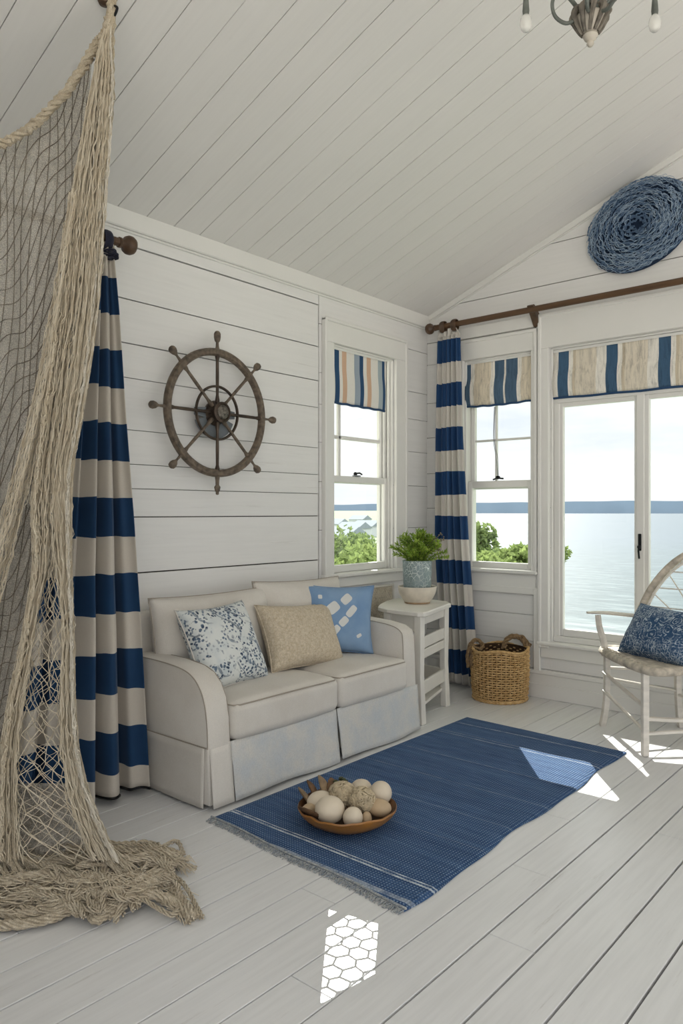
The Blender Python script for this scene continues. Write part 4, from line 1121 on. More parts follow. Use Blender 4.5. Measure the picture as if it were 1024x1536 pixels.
mb.rope(catmull([cl_ - RV * .03 - FV * .02 + Vector((0, 0, .37)), cl_ - RV * .05 - FV * .03 + Vector((0, 0, .30)), cl_ - RV * .045 - FV * .04 + Vector((0, 0, .22))], 8), .007, 3, 60, 5, .008)
mb.rope(catmull([cl_ - RV * .01 - FV * .03 + Vector((0, 0, .36)), cl_ - RV * .025 - FV * .045 + Vector((0, 0, .29)), cl_ - RV * .02 - FV * .045 + Vector((0, 0, .235))], 8), .007, 3, 60, 5, .008)
mb.build('rope_handle', 'handle', bk, True)
mb = MB(); arc = [cr_ + RV * (.08 * math.cos(a)) + FV * (.02 * math.sin(a)) + Vector((0, 0, .335 + .085 * math.sin(a))) for a in [PI * k / 16 for k in range(17)]]
mb.rope(arc, .010, 3, 60, 5, .011)
mb.rope(catmull([arc[6], arc[4] + Vector((0, 0, .02)), arc[2] + RV * .02, arc[0] + RV * .03 + Vector((0, 0, .02))], 6), .007, 3, 60, 5, .008)
mb.build('rope_handle', 'handle', bk, True)

# ------------------------------------------------------------------ rug
t = thing('woven_rug', 'blue woven rug with fringed near edge on the white floorboards', 'rug', (-1.95, 3.0, 0))
C4 = [(-2.467, 2.03), (-1.420, 1.975), (-1.447, 4.045), (-2.459, 4.082)]
def rugp(u, v, z):
    a = Vector(C4[0]).lerp(Vector(C4[1]), u); b = Vector(C4[3]).lerp(Vector(C4[2]), u); p = a.lerp(b, v)
    p.x += (.010 * math.sin(v * 13) + .006 * math.sin(v * 29)) * u ** 3; p.y += .006 * math.sin(u * 11) * (1 - v) ** 4
    return Vector((p.x, p.y, z))
mb = MB(); nu, nv = 50, 90
mb.grid(lambda u, v: rugp(u, v, .011 + .002 * noise.noise(Vector((u * 5, v * 9, 0))) - (.006 if u in (0, 1) or v in (0, 1) else 0)), nu, nv)
bd = [(k / nu, 0) for k in range(nu)] + [(1, k / nv) for k in range(nv)] + [(1 - k / nu, 1) for k in range(nu)] + [(0, 1 - k / nv) for k in range(nv)]
vs = [rugp(u, v, .006) for u, v in bd] + [rugp(u, v, .0005) for u, v in bd]; n = len(bd)
mb.add(vs, [(i, (i + 1) % n, n + (i + 1) % n, n + i) for i in range(n)]); build_merge(mb, 'rug_field', 'rug', t)
MAT['fringe'] = m_cloth('rug_fringe', '#c9cac6', 900, .2, col2='#8f9aa6', cscale=90)
mb = MB(); rng = random.Random(3)
for k in range(420):
    u = k / 419; p = rugp(u, 0, .007); q = [p]
    a = rng.uniform(-.5, .5); L = rng.uniform(.012, .032)
    for s_ in range(1, 4): q.append(p + Vector((math.sin(a) * L * s_ / 3 + rng.uniform(-.003, .003), -L * s_ / 3, max(-.005, .002 * math.sin(s_ * 2 + k)) - .0018 * s_)))
    mb.tube(q, .0015, 4)
for k in range(130):
    u = k / 129; p = rugp(u, 0, .011); mb.ball(p + Vector((0, .004, 0)), .0065, 6, 4, (1.2, .8, .7))
o = mb.build('fringe', 'fringe', t, True); o['kind'] = 'stuff'

# ------------------------------------------------------------------ bowl with pale stones on the rug
DC = Vector((-1.985, 2.35, .013)); fz = .72
def bp(r, f, z): return DC + RV * r + FV * f + Vector((0, 0, z))
MAT['bowlw'] = m_plain('honey_bowl_wood', '#ad7638', .35, 0, .22, 5, .2, 40, (1, 1, 5)); MAT['bowli'] = m_plain('dark_bowl_inside', '#7c532e', .6, 0, .4, 12, .5, 50)
MAT['stone'] = m_plain('cream_stone', '#e3d5bf', .55, 0, .05, 6, .08, 40); MAT['stonew'] = m_plain('tan_stone', '#cdb391', .6, 0, .12, 10, .1, 40)
b = thing('wooden_bowl', 'shallow honey-brown wooden bowl standing on the blue rug', 'bowl', DC)
vs = MB()
def bowl_fn(prof):
    return lambda u, v: (lambda rr, a, zz: DC + Vector((rr * math.cos(a), rr * math.sin(a), zz + (.006 * noise.noise(Vector((math.cos(a) * 3, math.sin(a) * 3, 0))) * (zz / .07)))))(interp(prof, v)[0] if False else 0, 0, 0)
def bowlgrid(prof, nm, mat):
    mb = MB(); nn = 64; vs = []
    for (r, z_) in prof:
        for k in range(nn):
            a = 2 * PI * k / nn; w_ = 1 + .02 * noise.noise(Vector((math.cos(a) * 2, math.sin(a) * 2, z_ * 8)))
            vs.append(DC + Vector((r * w_ * math.cos(a), r * w_ * math.sin(a), z_ + (.010 * noise.noise(Vector((math.cos(a) * 4, math.sin(a) * 4, 3))) if z_ > .06 else 0))))
    fs = [(i * nn + k, i * nn + (k + 1) % nn, (i + 1) * nn + (k + 1) % nn, (i + 1) * nn + k) for i in range(len(prof) - 1) for k in range(nn)]
    mb.add(vs, fs); return mb.build(nm, mat, b, True)
bowlgrid([(.0001, .0), (.10, .0), (.125, .008), (.165, .030), (.192, .055), (.203, .076), (.200, .082)], 'bowl_outside', 'bowlw')
bowlgrid([(.200, .082), (.190, .078), (.178, .056), (.15, .034), (.11, .018), (.0001, .014)], 'bowl_inside', 'bowli')
G = 'stones in the wooden bowl'
for (r, f, z_, R, sc, rot, mat, lb) in (
    (-.070, -.075, .088, .058, (1.05, 1, .92), 0, 'stone', 'largest cream egg-shaped stone at the front left of the wooden bowl'),
    (-.112, .022, .085, .048, (1.2, .9, .85), .5, 'stone', 'cream stone just behind the largest one at the bowl left'),
    (.022, -.115, .072, .040, (1, .9, 1.05), 0, 'stone', 'small cream stone at the front middle of the wooden bowl'),
    (.130, -.035, .080, .044, (1.2, .9, .8), -.4, 'stonew', 'tan stone at the front right of the wooden bowl'),
    (.142, .060, .105, .050, (.95, 1, .95), 0, 'stone', 'large cream stone at the back right of the wooden bowl'),
    (.062, .125, .100, .044, (1.05, 1, .85), 0, 'stone', 'cream stone at the very back of the wooden bowl'),
    (-.155, -.025, .070, .028, (1.3, .9, .8), .8, 'stonew', 'small tan stone at the left rim of the wooden bowl'),
    (.078, -.085, .055, .026, (.8, .9, 1.1), 0, 'stonew', 'small tan stone half hidden under the shell tangle')):
    c = bp(r, f, z_); mb = MB(); mb.ball((0, 0, 0), R, 28, 18, sc, Matrix.Rotation(rot + .7, 3, 'Z'), nz=.02, ns=1.5)
    o = mb.build('decorative_stone', mat, None, True); o.location = c; tag(o, lb, 'stone', G)
MAT['coral'] = m_plain('cream_twisted_fibre', '#d6c5a6', .85, 0, .2, 40, .5, 90)
for (r, f, z_, R, lb) in ((-.018, .035, .105, .062, 'left ball of curly cream fibre in the wooden bowl'), (.062, -.02, .108, .056, 'right ball of curly cream fibre in the wooden bowl')):
    c = bp(r, f, z_); rng = random.Random(int(R * 1000)); mb = MB()
    mb.ball(c, R * .86, 20, 12, (1.1, 1, .9))
    for k in range(70):
        d = Vector((rng.gauss(0, 1), rng.gauss(0, 1), rng.gauss(0, 1) + .2)).normalized(); p = []
        s1 = d.orthogonal().normalized(); s2 = d.cross(s1); rr = rng.uniform(.009, .016); ph = rng.uniform(0, 6)
        for q in range(14):
            a = ph + q * .75; p.append(c + Vector((d.x * 1.12, d.y, d.z * .95)) * R * (.86 + .02 * q / 3 * .5) + (s1 * math.cos(a) + s2 * math.sin(a)) * rr * (1 - q / 22))
        mb.tube(p, .0038, 5)
    o = mb.build('fibre_ball', 'coral', None, True); tag(o, lb, 'fibre ball', 'fibre balls in the wooden bowl')
MAT['drift'] = m_plain('driftwood', '#a58c6e', .85, 0, .3, 10, .5, 50, (1, 1, 4)); MAT['driftd'] = m_plain('brown_driftwood', '#7d5e43', .85, 0, .3, 10, .5, 50, (1, 1, 4))
for (r, f, z_, L, yaw, tilt, mat, lb) in (
    (-.165, .045, .085, .12, 2.2, .5, 'drift', 'pale driftwood slice at the left rim of the wooden bowl'),
    (-.135, .085, .095, .13, 2.0, .5, 'driftd', 'brown driftwood slice behind the pale one at the bowl left'),
    (-.095, .105, .108, .13, 1.8, .45, 'drift', 'broad driftwood slice at the back left of the wooden bowl'),
    (-.06, .13, .10, .10, 1.4, .3, 'driftd', 'dark red-brown driftwood piece at the back of the wooden bowl'),
    (-.15, -.075, .074, .10, 2.6, .15, 'driftd', 'curled brown bark strip at the front left rim of the wooden bowl')):
    M = Matrix.Translation(bp(r, f, z_)) @ Matrix.Rotation(.7 + yaw, 4, 'Z') @ Matrix.Rotation(-tilt * .8, 4, 'Y') @ Matrix.Rotation(.75, 4, 'X')
    mb = MB(); mb.grid(lambda u, v: M @ Vector(((u - .5) * L, .031 * math.cos(2 * PI * v) * (1 - .25 * (2 * u - 1) ** 6) * (1 + .2 * noise.noise(Vector((u * 5, v * 3, L)))), .010 * math.sin(2 * PI * v) * (1 - .6 * (2 * u - 1) ** 4))), 14, 12)
    o = mb.build('driftwood_slice', mat, None, True); tag(o, lb, 'driftwood', 'driftwood in the wooden bowl')
MAT['leafg'] = m_plain('dark_green_sprig', '#4b5138', .8)
mb = MB()
for k in range(12): p = bp(-.03 + uni(-.03, .03), .12 + uni(-.02, .02), .13 + uni(-.008, .012)); mb.ball(p, .009, 8, 6, (1.5, 1, .6), Matrix.Rotation(uni(0, 3), 3, 'Z'))
tag(mb.build('dried_seed_cluster', 'leafg', None, True), 'dark green seed cluster at the back of the wooden bowl', 'seed pods')
#PART3
MAT['heap'] = m_cloth('heaped_net_rope', '#dbcfb9', 700, .18, .95, col2='#bfb098', cscale=45, bstr=.9)
# ------------------------------------------------------------------ fishing net
# the net hangs in an upright sheet that faces the room's diagonal, about 2.7 m from the doorway side
DEP = [(0, 2.70), (900, 2.70), (1100, 2.64), (1300, 2.57), (1400, 2.5)]
def NP(hx, vy, dd=0.):
    D = interp(DEP, vy) + dd
    return FV * D + RV * ((hx - 512) / 1117 * D) + Vector((0, 0, 1.3 - (vy - 768) / 1117 * D))
def FP(hx, vy, z=0.):
    D = (1.3 - z) * 1117 / (vy - 768); return FV * D + RV * ((hx - 512) / 1117 * D) + Vector((0, 0, z))
net = thing('fishing_net', 'large tan fishing net hung from the ceiling and heaped on the floor at left', 'fishing net', NP(60, 1290) * 1.0)
ER = [(0, 170), (30, 168), (60, 166), (110, 170), (200, 166), (330, 156), (450, 148), (550, 135), (650, 119), (700, 109), (750, 107), (850, 107), (950, 110), (1050, 112), (1120, 117), (1180, 130), (1230, 148), (1270, 168), (1300, 185)]
EL = [(0, 163), (30, 160), (60, 150), (110, 140), (200, 124), (330, 101), (450, 88), (550, 72), (650, 58), (750, 46), (850, 50), (900, 42), (950, 34), (1000, 24), (1050, 12), (1100, 4), (1150, -4), (1200, -8), (1300, -14)]
rng = random.Random(21)
def colpos(c, vy):
    e = max(0, min(1, (vy - 800) / 130)); 
    if c < .48: q = c / .48 * .22
    elif c < .545: q = .22 + (c - .48) / .065 * .54
    else: q = .76 + (c - .545) / .455 * .24
    f = c * (1 - e) + q * e
    return interp(ER, vy) * (1 - f) + interp(EL, vy) * f
def netlayer(ncol, rows, r, jit, seed, dd, mat, nm, c0=0., c1=1., v0=45, v1=1292, fold=.03):
    rg = random.Random(seed); mb = MB(); nodes = {}
    vv = [v0 + (v1 - v0) * (j / rows) for j in range(rows + 1)]
    for j, vy in enumerate(vv):
        for i in range(ncol):
            c = c0 + (c1 - c0) * (i + (.5 if j % 2 else 0)) / ncol + rg.gauss(0, .004)
            c = max(0, min(1, c)); tight = min(1, max(0, (vy - 40) / 120))
            h = colpos(c, vy) + rg.gauss(0, jit) * tight; d_ = dd + fold * tight * math.sin(c * 38 + seed + vy * .004) + rg.gauss(0, .006)
            nodes[(i, j)] = NP(h, vy + rg.gauss(0, 3), d_)
    for j in range(rows):
        for i in range(ncol):
            i2 = i + (1 if j % 2 else -1)
            for k in (i, i2):
                if 0 <= k < ncol:
                    a, b = nodes[(i, j)], nodes[(k, j + 1)]; m = (a + b) / 2 + Vector((rg.gauss(0, .0015), rg.gauss(0, .0015), -.002))
                    mb.tube([a, m, b], r, 3, cap=False)
    o = mb.build(nm, mat, net, recalc=False); return o
netlayer(44, 84, .0015, 1.4, 1, 0, 'net', 'gathered_mesh')
netlayer(40, 96, .0013, 1.8, 2, .03, 'netp', 'gathered_mesh')
netlayer(34, 70, .0014, 1.8, 3, -.03, 'net', 'gathered_mesh')
netlayer(16, 120, .0016, 1.2, 4, -.04, 'netp', 'gathered_mesh', 0., .12)
netlayer(20, 110, .0016, 1.4, 5, -.045, 'net', 'gathered_mesh', .80, 1., 500)
# long straight strands inside the folds
mb = MB(); rg = random.Random(8)
for k in range(230):
    c = rg.choice((rg.random() * .45, rg.random() * .3, .6 + rg.random() * .4)); P = []; ph = rg.uniform(0, 6)
    for j in range(46):
        vy = 20 + 1270 * j / 45; tight = min(1, max(.15, (vy - 40) / 120))
        P.append(NP(colpos(c, vy) + 2.0 * tight * math.sin(vy * .009 + ph) + rg.gauss(0, .25), vy, .04 * tight * math.sin(c * 40 + ph)))
    mb.tube(P, .0012, 3)
mb.build('long_strands', 'net', net, True)
# diagonal fold that sweeps to the left
SR = [(300, 118), (450, 100), (550, 84), (650, 62), (750, 40), (850, 14), (950, -12), (1050, -40), (1280, -95)]
SL = [(300, 104), (450, 78), (550, 60), (650, 36), (750, 8), (850, -22), (950, -55), (1050, -90), (1280, -160)]
for seed, dd in ((31, -.05), (32, -.03)):
    rg = random.Random(seed); mb = MB(); nodes = {}; nc, nr = 22, 88
    for j in range(nr + 1):
        vy = 290 + 992 * j / nr
        for i in range(nc):
            f = (i + (.5 if j % 2 else 0)) / nc; nodes[(i, j)] = NP(interp(SR, vy) * (1 - f) + interp(SL, vy) * f + rg.gauss(0, 1.5), vy + rg.gauss(0, 3), dd + .03 * math.sin(f * 9))
    for j in range(nr):
        for i in range(nc):
            for k in (i, i + (1 if j % 2 else -1)):
                if 0 <= k < nc: mb.tube([nodes[(i, j)], nodes[(k, j + 1)]], .0015, 3, cap=False)
    mb.build('sweeping_fold', 'net' if seed == 31 else 'netp', net, recalc=False)
# rope along the upper edge, knot and hanger
edge = catmull([NP(168, -6), NP(164, 30), NP(156, 52), NP(143, 68), NP(122, 104), NP(92, 146), NP(52, 186), NP(4, 214), NP(-60, 236), NP(-140, 250), NP(-230, 262)], 14)
mb = MB(); mb.rope([p + Vector((uni(-.002, .002), uni(-.002, .002), uni(-.003, .003))) for p in edge], .009, 3, 70, 5, .009, fuzz=.4)
for p in edge[20::2]: mb.ball(p + Vector((uni(-.004, .004), uni(-.004, .004), uni(-.012, .004))), uni(.008, .015), 7, 5, nz=.4)
mb.build('edge_rope', 'rope', net, True)
mb = MB(); mb.rope([NP(170, -8), NP(168, 15), NP(167, 35), NP(160, 62)], .012, 4, 45, 5, .009)
for k in range(5): mb.rope(catmull([NP(163 + k * 1.5, 30), NP(160 + k * 2.4, 60, -.02), NP(157 + k * 3, 95, -.03), NP(150 + k * 5, 150, -.03)], 6), .004, 2, 60, 4, .004)
mb.build('gather_knot', 'rope', net, True)
# fine veil and darker cords of the far panel
def veil_mat():
    t = NT('fine_net_veil'); v = t.coord('Object')
    f = t.noise(v, 260, 2, .7); f2 = t.noise(v, 55, 4, .6)
    c = t.mix(t.noise(v, 12, 3), '#cbc5ba', '#e2dcd2')
    d = t.n('ShaderNodeBsdfDiffuse'); t.l(c, d.inputs[0]); tl = t.n('ShaderNodeBsdfTranslucent'); t.l(c, tl.inputs[0])
    m1 = t.n('ShaderNodeMixShader'); m1.inputs[0].default_value = .35; t.l(d.outputs[0], m1.inputs[1]); t.l(tl.outputs[0], m1.inputs[2])
    tr = t.n('ShaderNodeBsdfTransparent')
    a = t.math('MULTIPLY', t.ramp(f, [(.36, .35), (.6, 1.)]), t.ramp(f2, [(.3, .62), (.65, .95)]))
    mx = t.n('ShaderNodeMixShader'); t.l(a, mx.inputs[0]); t.l(tr.outputs[0], mx.inputs[1]); t.l(m1.outputs[0], mx.inputs[2])
    return t.done(mx.outputs[0])
MAT['veil'] = veil_mat()
def topv(h): return interp([(-230, 262), (-140, 250), (-60, 236), (4, 214), (52, 186), (92, 146), (122, 104), (143, 68)], h)
def veil(u, v):
    # u 0 = right, 1 = left ; v 0 = top
    vy0 = None; hr = 140; hl = -190
    h0 = hr + (hl - hr) * u
    vt = topv(h0); vb = 1255; vy = vt + (vb - vt) * v
    right = interp([(60, 140), (200, 128), (330, 112), (450, 100), (550, 85), (650, 74), (750, 66), (850, 62), (950, 52), (1050, 34), (1150, 14), (1255, 4)], vy)
    lim = right + (hl - right) * u ; h = h0 * (1 - v) ** 1.5 + lim * (1 - (1 - v) ** 1.5)
    h = min(h, right)
    return NP(h, vy, .09 + .035 * math.sin(u * 17 + v * 3) * min(1, v * 4 + .1) + .01 * math.sin(u * 41))
mb = MB(); mb.grid(veil, 110, 80); solid(mb.build('fine_veil', 'veil', net, True), .0012)
mb = MB(); rg = random.Random(14)
for k in range(22):            # cords falling down
    u0 = .03 + k / 22 * .95; P = [veil(max(0, min(1, u0 + .015 * math.sin(j * .25 + k) + j / 60 * .04)), j / 60) - FV * .012 for j in range(61)]
    mb.tube(P, .0016, 4)
mb.build('falling_cords', 'netd', net, True)
mb = MB()
for k in range(40):            # cords sweeping across, dropping to the left
    v0 = -.30 + k * .0325; P = []
    for j in range(50):
        u = j / 49; v = v0 + .30 * u ** .9 + .02 * math.sin(u * 22 + k * .6)
        if 0 <= v <= 1: P.append(veil(u, v) - FV * .014)
    if len(P) > 3: mb.tube(P, .0016, 4)
mb.build('sweeping_cords', 'netd', net, True)
# heap on the floor
HP = [ # (x, y, height) along thick ropes
 [(-60, 1385, .02), (0, 1388, .02), (60, 1382, .022), (110, 1362, .03), (125, 1340, .05), (160, 1330, .06)],
 [(-60, 1350, .03), (20, 1372, .03), (80, 1360, .04), (120, 1335, .05), (150, 1345, .05), (135, 1368, .03), (150, 1378, .025), (180, 1350, .04), (215, 1338, .045), (255, 1352, .03), (285, 1374, .012)],
 [(40, 1330, .05), (90, 1318, .07), (130, 1322, .07), (150, 1350, .05), (165, 1372, .03), (190, 1345, .05), (230, 1325, .045), (262, 1328, .03), (262, 1345, .02)],
 [(60, 1300, .06), (110, 1290, .08), (150, 1300, .08), (170, 1325, .07), (205, 1325, .06), (245, 1305, .05), (268, 1290, .03)],
 [(100, 1275, .06), (150, 1272, .06), (200, 1278, .05), (240, 1280, .05), (270, 1287, .03)],
 [(120, 1300, .09), (170, 1288, .08), (215, 1292, .07), (245, 1300, .05), (235, 1318, .05), (190, 1315, .06)],
 [(-40, 1310, .05), (10, 1330, .05), (60, 1345, .05), (100, 1338, .06), (140, 1315, .08), (175, 1335, .06), (205, 1355, .03)],
 [(-60, 1330, .05), (0, 1352, .04), (50, 1335, .06), (90, 1350, .05), (120, 1370, .03)],
 [(160, 1272, .06), (190, 1268, .04), (225, 1272, .04), (258, 1290, .03), (240, 1312, .04), (262, 1338, .02), (290, 1372, .01)],
]
mb = MB(); rg = random.Random(77)
HP += [[(185, 1300, .07), (215, 1285, .06), (246, 1292, .05), (252, 1312, .04), (225, 1325, .05), (192, 1318, .06)],
 [(-50, 1290, .07), (-10, 1300, .08), (40, 1296, .08), (90, 1306, .08), (140, 1330, .06), (160, 1358, .03)],
 [(30, 1365, .03), (75, 1372, .03), (105, 1355, .04), (118, 1335, .06), (100, 1318, .07), (60, 1325, .06)],
 [(150, 1352, .05), (160, 1338, .07), (180, 1340, .06), (186, 1356, .04), (172, 1368, .03)],
 [(-60, 1318, .07), (-20, 1325, .07), (25, 1318, .08), (70, 1312, .08), (110, 1325, .07), (150, 1318, .08)],
 [(200, 1350, .03), (228, 1342, .04), (256, 1350, .03), (276, 1362, .02), (292, 1374, .01)],
 [(190, 1270, .05), (225, 1268, .04), (250, 1276, .03), (272, 1284, .02)]]
for h in HP:
    for rep in range(3):
        P = catmull([FP(a + rg.gauss(0, 7 * rep), b + rg.gauss(0, 5 * rep), max(.015, c * (1, .8, 1.1)[rep] + rg.gauss(0, .004))) for a, b, c in h], 12)
        mb.rope(P, (.0115, .007, .006)[rep], (6, 4, 4)[rep], (38, 60, 66)[rep], 5, (.0046, .0036, .003)[rep], fuzz=.25)
        if rep == 0: mb.tube(P, .010, 7)
for k in range(16):
    c_ = k / 15; P = [NP(colpos(c_ * .4, vy), vy, -.02) for vy in (1180, 1230, 1275)] + [FP(150 + 60 * (1 - c_) + rg.uniform(-10, 25), 1300 + rg.uniform(-12, 20), .06), FP(190 + 50 * (1 - c_) + rg.uniform(-15, 20), 1320 + rg.uniform(-15, 20), .035)]
    mb.rope(catmull(P, 7), .0035, 3, 70, 4, .0026, fuzz=.3)
for k in range(12):
    c_ = k / 11; P = [NP(colpos(.6 + c_ * .4, vy), vy, -.02) for vy in (1180, 1230, 1275)] + [FP(10 + 50 * (1 - c_) + rg.uniform(-20, 20), 1310 + rg.uniform(-12, 20), .07), FP(40 * (1 - c_) + rg.uniform(-35, 50), 1345 + rg.uniform(-15, 20), .04)]
    mb.rope(catmull(P, 7), .0035, 3, 70, 4, .0026, fuzz=.3)
mb.build('heaped_rope', 'heap', net, True)
mb = MB()
for k in range(330):            # loose twine over the heap
    ax = rg.uniform(-40, 235); ay = rg.uniform(1275, 1368)
    if ax > 110 and ay > 1350: ay -= 40
    z0 = max(.02, .085 - abs(ay - 1315) * .0011 - max(0, ax - 150) * .0005); P = []; ph = rg.uniform(-.5, .5) + PI * (k % 2); s_ = rg.uniform(12, 40)
    for q in range(7):
        a = ph + .9 * math.sin(q * .9 + k); ax += s_ * .35 * math.cos(a); ay += s_ * .14 * math.sin(a)
        P.append(FP(min(262, ax), max(1266, min(1380, ay)), max(.008, z0 + .008 * math.sin(q * 1.3 + ph))))
    mb.tube(catmull(P, 3), rg.choice((.0013, .0018)), 4)
for k in range(130):             # frayed ends
    base = FP(rg.choice((262, 268, 256)) + rg.gauss(0, 4), rg.choice((1358, 1290, 1340, 1360)) + rg.gauss(0, 4), .025)
    tip = base + RV * rg.uniform(.02, .07) - FV * rg.uniform(-.01, .06); tip.z = .005; mid = base.lerp(tip, .5) + Vector((0, 0, .006)); mb.tube([base, mid, tip], .0013, 4)
mb.build('loose_twine', 'net', net, True)
mb = MB(); rg = random.Random(6)
mb.grid(lambda u, v: FP(-60 + 225 * u, 1278 + 92 * v, .008 + .045 * math.sin(PI * v) * math.sin(PI * min(1, u * .8 + .2)) + .012 * noise.noise(Vector((u * 14, v * 8, 0)))), 60, 24)
solid(mb.build('crumpled_mesh', 'heap', net, True), .006)
# pale crumpled veil behind the open diamonds, above the heap
mb = MB(); mb.grid(lambda u, v: NP(15 + 110 * u, 1175 + 110 * v, .16 + .05 * noise.noise(Vector((u * 4, v * 4, 0))) + .03 * noise.noise(Vector((u * 12, v * 12, 5)))), 40, 30)
solid(mb.build('crumpled_veil', 'veil', net, True), .0015)
hk = thing('ceiling_hook', 'small brown hook on the ceiling holding the fishing net rope', 'hook', NP(172, -30))
c = NP(171, -8); zc = ceil_z(c.x)
mb = MB(); mb.tube(catmull([(c.x, c.y, zc + .003), (c.x, c.y, zc - .03), (c.x + .02, c.y, zc - .05), (c.x, c.y, zc - .07), (c.x - .02, c.y, zc - .055)], 6), .005, 8); mb.build('hook_wire', 'iron', hk, True)
mb = MB(); c2 = NP(157, -4); mb.lathe([(0, ceil_z(c2.x) - .022), (.02, ceil_z(c2.x) - .018), (.03, ceil_z(c2.x) + .004), (0, ceil_z(c2.x) + .004)], 20, (c2.x, c2.y, 0), cap=False); mb.build('ceiling_plate', 'wood', hk, True)

# ------------------------------------------------------------------ blue rope coil on the gable
CC = Vector((-1.655, YB - .035, 3.13)); t = thing('rope_coil', 'large blue rope wreath coiled flat on the gable wall', 'wall hanging', CC)
def el(p):       # the disc is a lopsided oval, longer along the slope
    q = p - CC; c_, s_ = math.cos(tt), math.sin(tt); a = (q.x * c_ + q.z * s_) * 1.05; b_ = (-q.x * s_ + q.z * c_) * .855
    return CC + Vector((a * c_ - b_ * s_, q.y, a * s_ + b_ * c_))
mb = MB(); mb.lathe([(0, 0), (.31, 0), (.325, .015), (.30, .05), (.16, .055), (.08, .035), (0, .03)], 48, M=Matrix.Translation(CC + Vector((0, .034, 0))) @ Matrix.Rotation(PI / 2, 4, 'X'), cap=False)
mb.v = [tuple(el(Vector(p))) for p in mb.v]; mb.build('coil_core', 'bluedark', t, True)
rg = random.Random(4)
def coil_dep(r): return .040 + .038 * math.sin(min(1, max(0, r / .335)) * PI) ** .7
for lay in range(2):
    mb = MB(); turns = 9; N = turns * 64; P = []
    for k in range(N):
        a = 2 * PI * k / 64 + lay * PI; r = .03 + .295 * (k / N) ** .95 + .007 * math.sin(a * 5.3 + lay) + .004 * math.sin(a * 17.7)
        P.append(el(CC + Vector((r * math.cos(a), .034 - coil_dep(r) - .004 * math.sin(a * 9), r * math.sin(a)))))
    mb.rope(P, .0042, 3, 130, 4, .0026, fuzz=.5); mb.build('coiled_rope', 'bluemid', t, True)
mb = MB()
for k in range(330):
    a = rg.uniform(0, 2 * PI); r = .04 + .285 * math.sqrt(rg.random()); P = []; n_ = rg.randint(9, 18); ph = rg.uniform(0, 6)
    for q in range(n_):
        aa = a + q * .011 / max(.12, r); rr = min(.334, r + .007 * math.sin(q * .9 + ph) + rg.uniform(-.002, .002))
        P.append(el(CC + Vector((rr * math.cos(aa), .034 - coil_dep(rr) - .004 - .006 * math.sin(q * 1.3 + ph), rr * math.sin(aa)))))
    mb.tube(P, .0016, 4)
mb.build('knotted_strands', 'bluerope', t, True)

# ------------------------------------------------------------------ white armchair by the sea window
A = Vector((-1.73, 4.455, 0)); B = Vector((-1.355, 4.06, 0)); ed = (B - A).normalized(); bk_ = Vector((.735, .678, 0)); SZ = .46
MAT['furnw'] = m_plain('worn_white_paint', '#ece6dc', .5, 0, .1, 12, .25, 50, (1, 1, 3)); MAT['seatw'] = m_plain('whitewashed_woven_rush', '#ddd2c1', .8, 0, .25, 26, .6, 60)
ch = thing('armchair', 'white painted wooden armchair with rounded laced back beside the sea window', 'armchair', (A + B) / 2 + bk_ * .2)
def leg(P, z1, nm='leg', splay=Vector((0, 0, 0)), r0=.024, r1=.023):
    mb = MB(); pts = catmull([P + splay * 1.0 + Vector((0, 0, .001)), P + splay * .35 + Vector((0, 0, .10)), P + Vector((0, 0, .24)), P + Vector((0, 0, z1))], 6); mb.tube(pts, lambda q: r0 + (r1 - r0) * q, 4); o = mb.build(nm, 'furnw', ch)
    bv = o.modifiers.new('edge', 'BEVEL'); bv.width = .005; bv.segments = 2; return o
leg(A + ed * .02 + bk_ * .01, SZ + .01, splay=-ed * .045 - bk_ * .01)
leg(B, SZ, splay=Vector((0, 0, 0)), r1=.024)
dpt = .50; C_ = A + bk_ * .44 + ed * .03; D_ = B + bk_ * dpt
leg(C_, SZ, splay=bk_ * .02); leg(D_, SZ)
# arm post and arm
mb = MB(); mb.tube(catmull([A + ed * .02 + Vector((0, 0, SZ - .03)), A + Vector((0, 0, SZ + .05)), A - ed * .03 - bk_ * .015 + Vector((0, 0, .60)), A - ed * .04 - bk_ * .02 + Vector((0, 0, .672))], 6), lambda q: .022 - .004 * q, 6); mb.build('arm_post', 'furnw', ch, True)
def armrest(P, Q):
    mb = MB(); pts = catmull([P, P.lerp(Q, .3) + Vector((0, 0, .006)), P.lerp(Q, .7), Q], 6); mb.tube(pts, lambda q: .012 + .016 * math.sin(min(1, q * 1.3 + .15) * PI * .6), 8, flat=.42); return mb.build('armrest', 'furnw', ch, True)
armrest(A - ed * .05 - bk_ * .085 + Vector((0, 0, .685)), A + bk_ * .30 + Vector((0, 0, .665)))
A2 = B + ed * .0
# seat: rounded frame with woven top, front edge runs A to B and on along the side
S = [A - ed * .02, B + ed * .02, B + ed * .02 + bk_ * .25, D_ + ed * .01, (C_ + D_) / 2 + bk_ * .08, C_ - ed * .01, A - ed * .02 + bk_ * .2]
S = catmull([p + Vector((0, 0, SZ + .0)) for p in S], 6, True)
mb = MB(); mb.tube(S, .024, 8, True, flat=1.0); o = mb.build('seat_rim', 'seatw', ch, True)
cS = sum(S, Vector()) / len(S); mb = MB(); n = len(S); vs = []
for q in range(9):
    for p in S:
        r = cS.lerp(p, q / 8); r.z = SZ + .018 - .012 * (1 - (q / 8) ** 2) + .003 * math.sin(q * 9 + p.x * 70); vs.append(r)
mb.add(vs, [(j * n + i, j * n + (i + 1) % n, (j + 1) * n + (i + 1) % n, (j + 1) * n + i) for j in range(8) for i in range(n)]); solid(mb.build('woven_seat', 'seatw', ch, True), .02, -1)
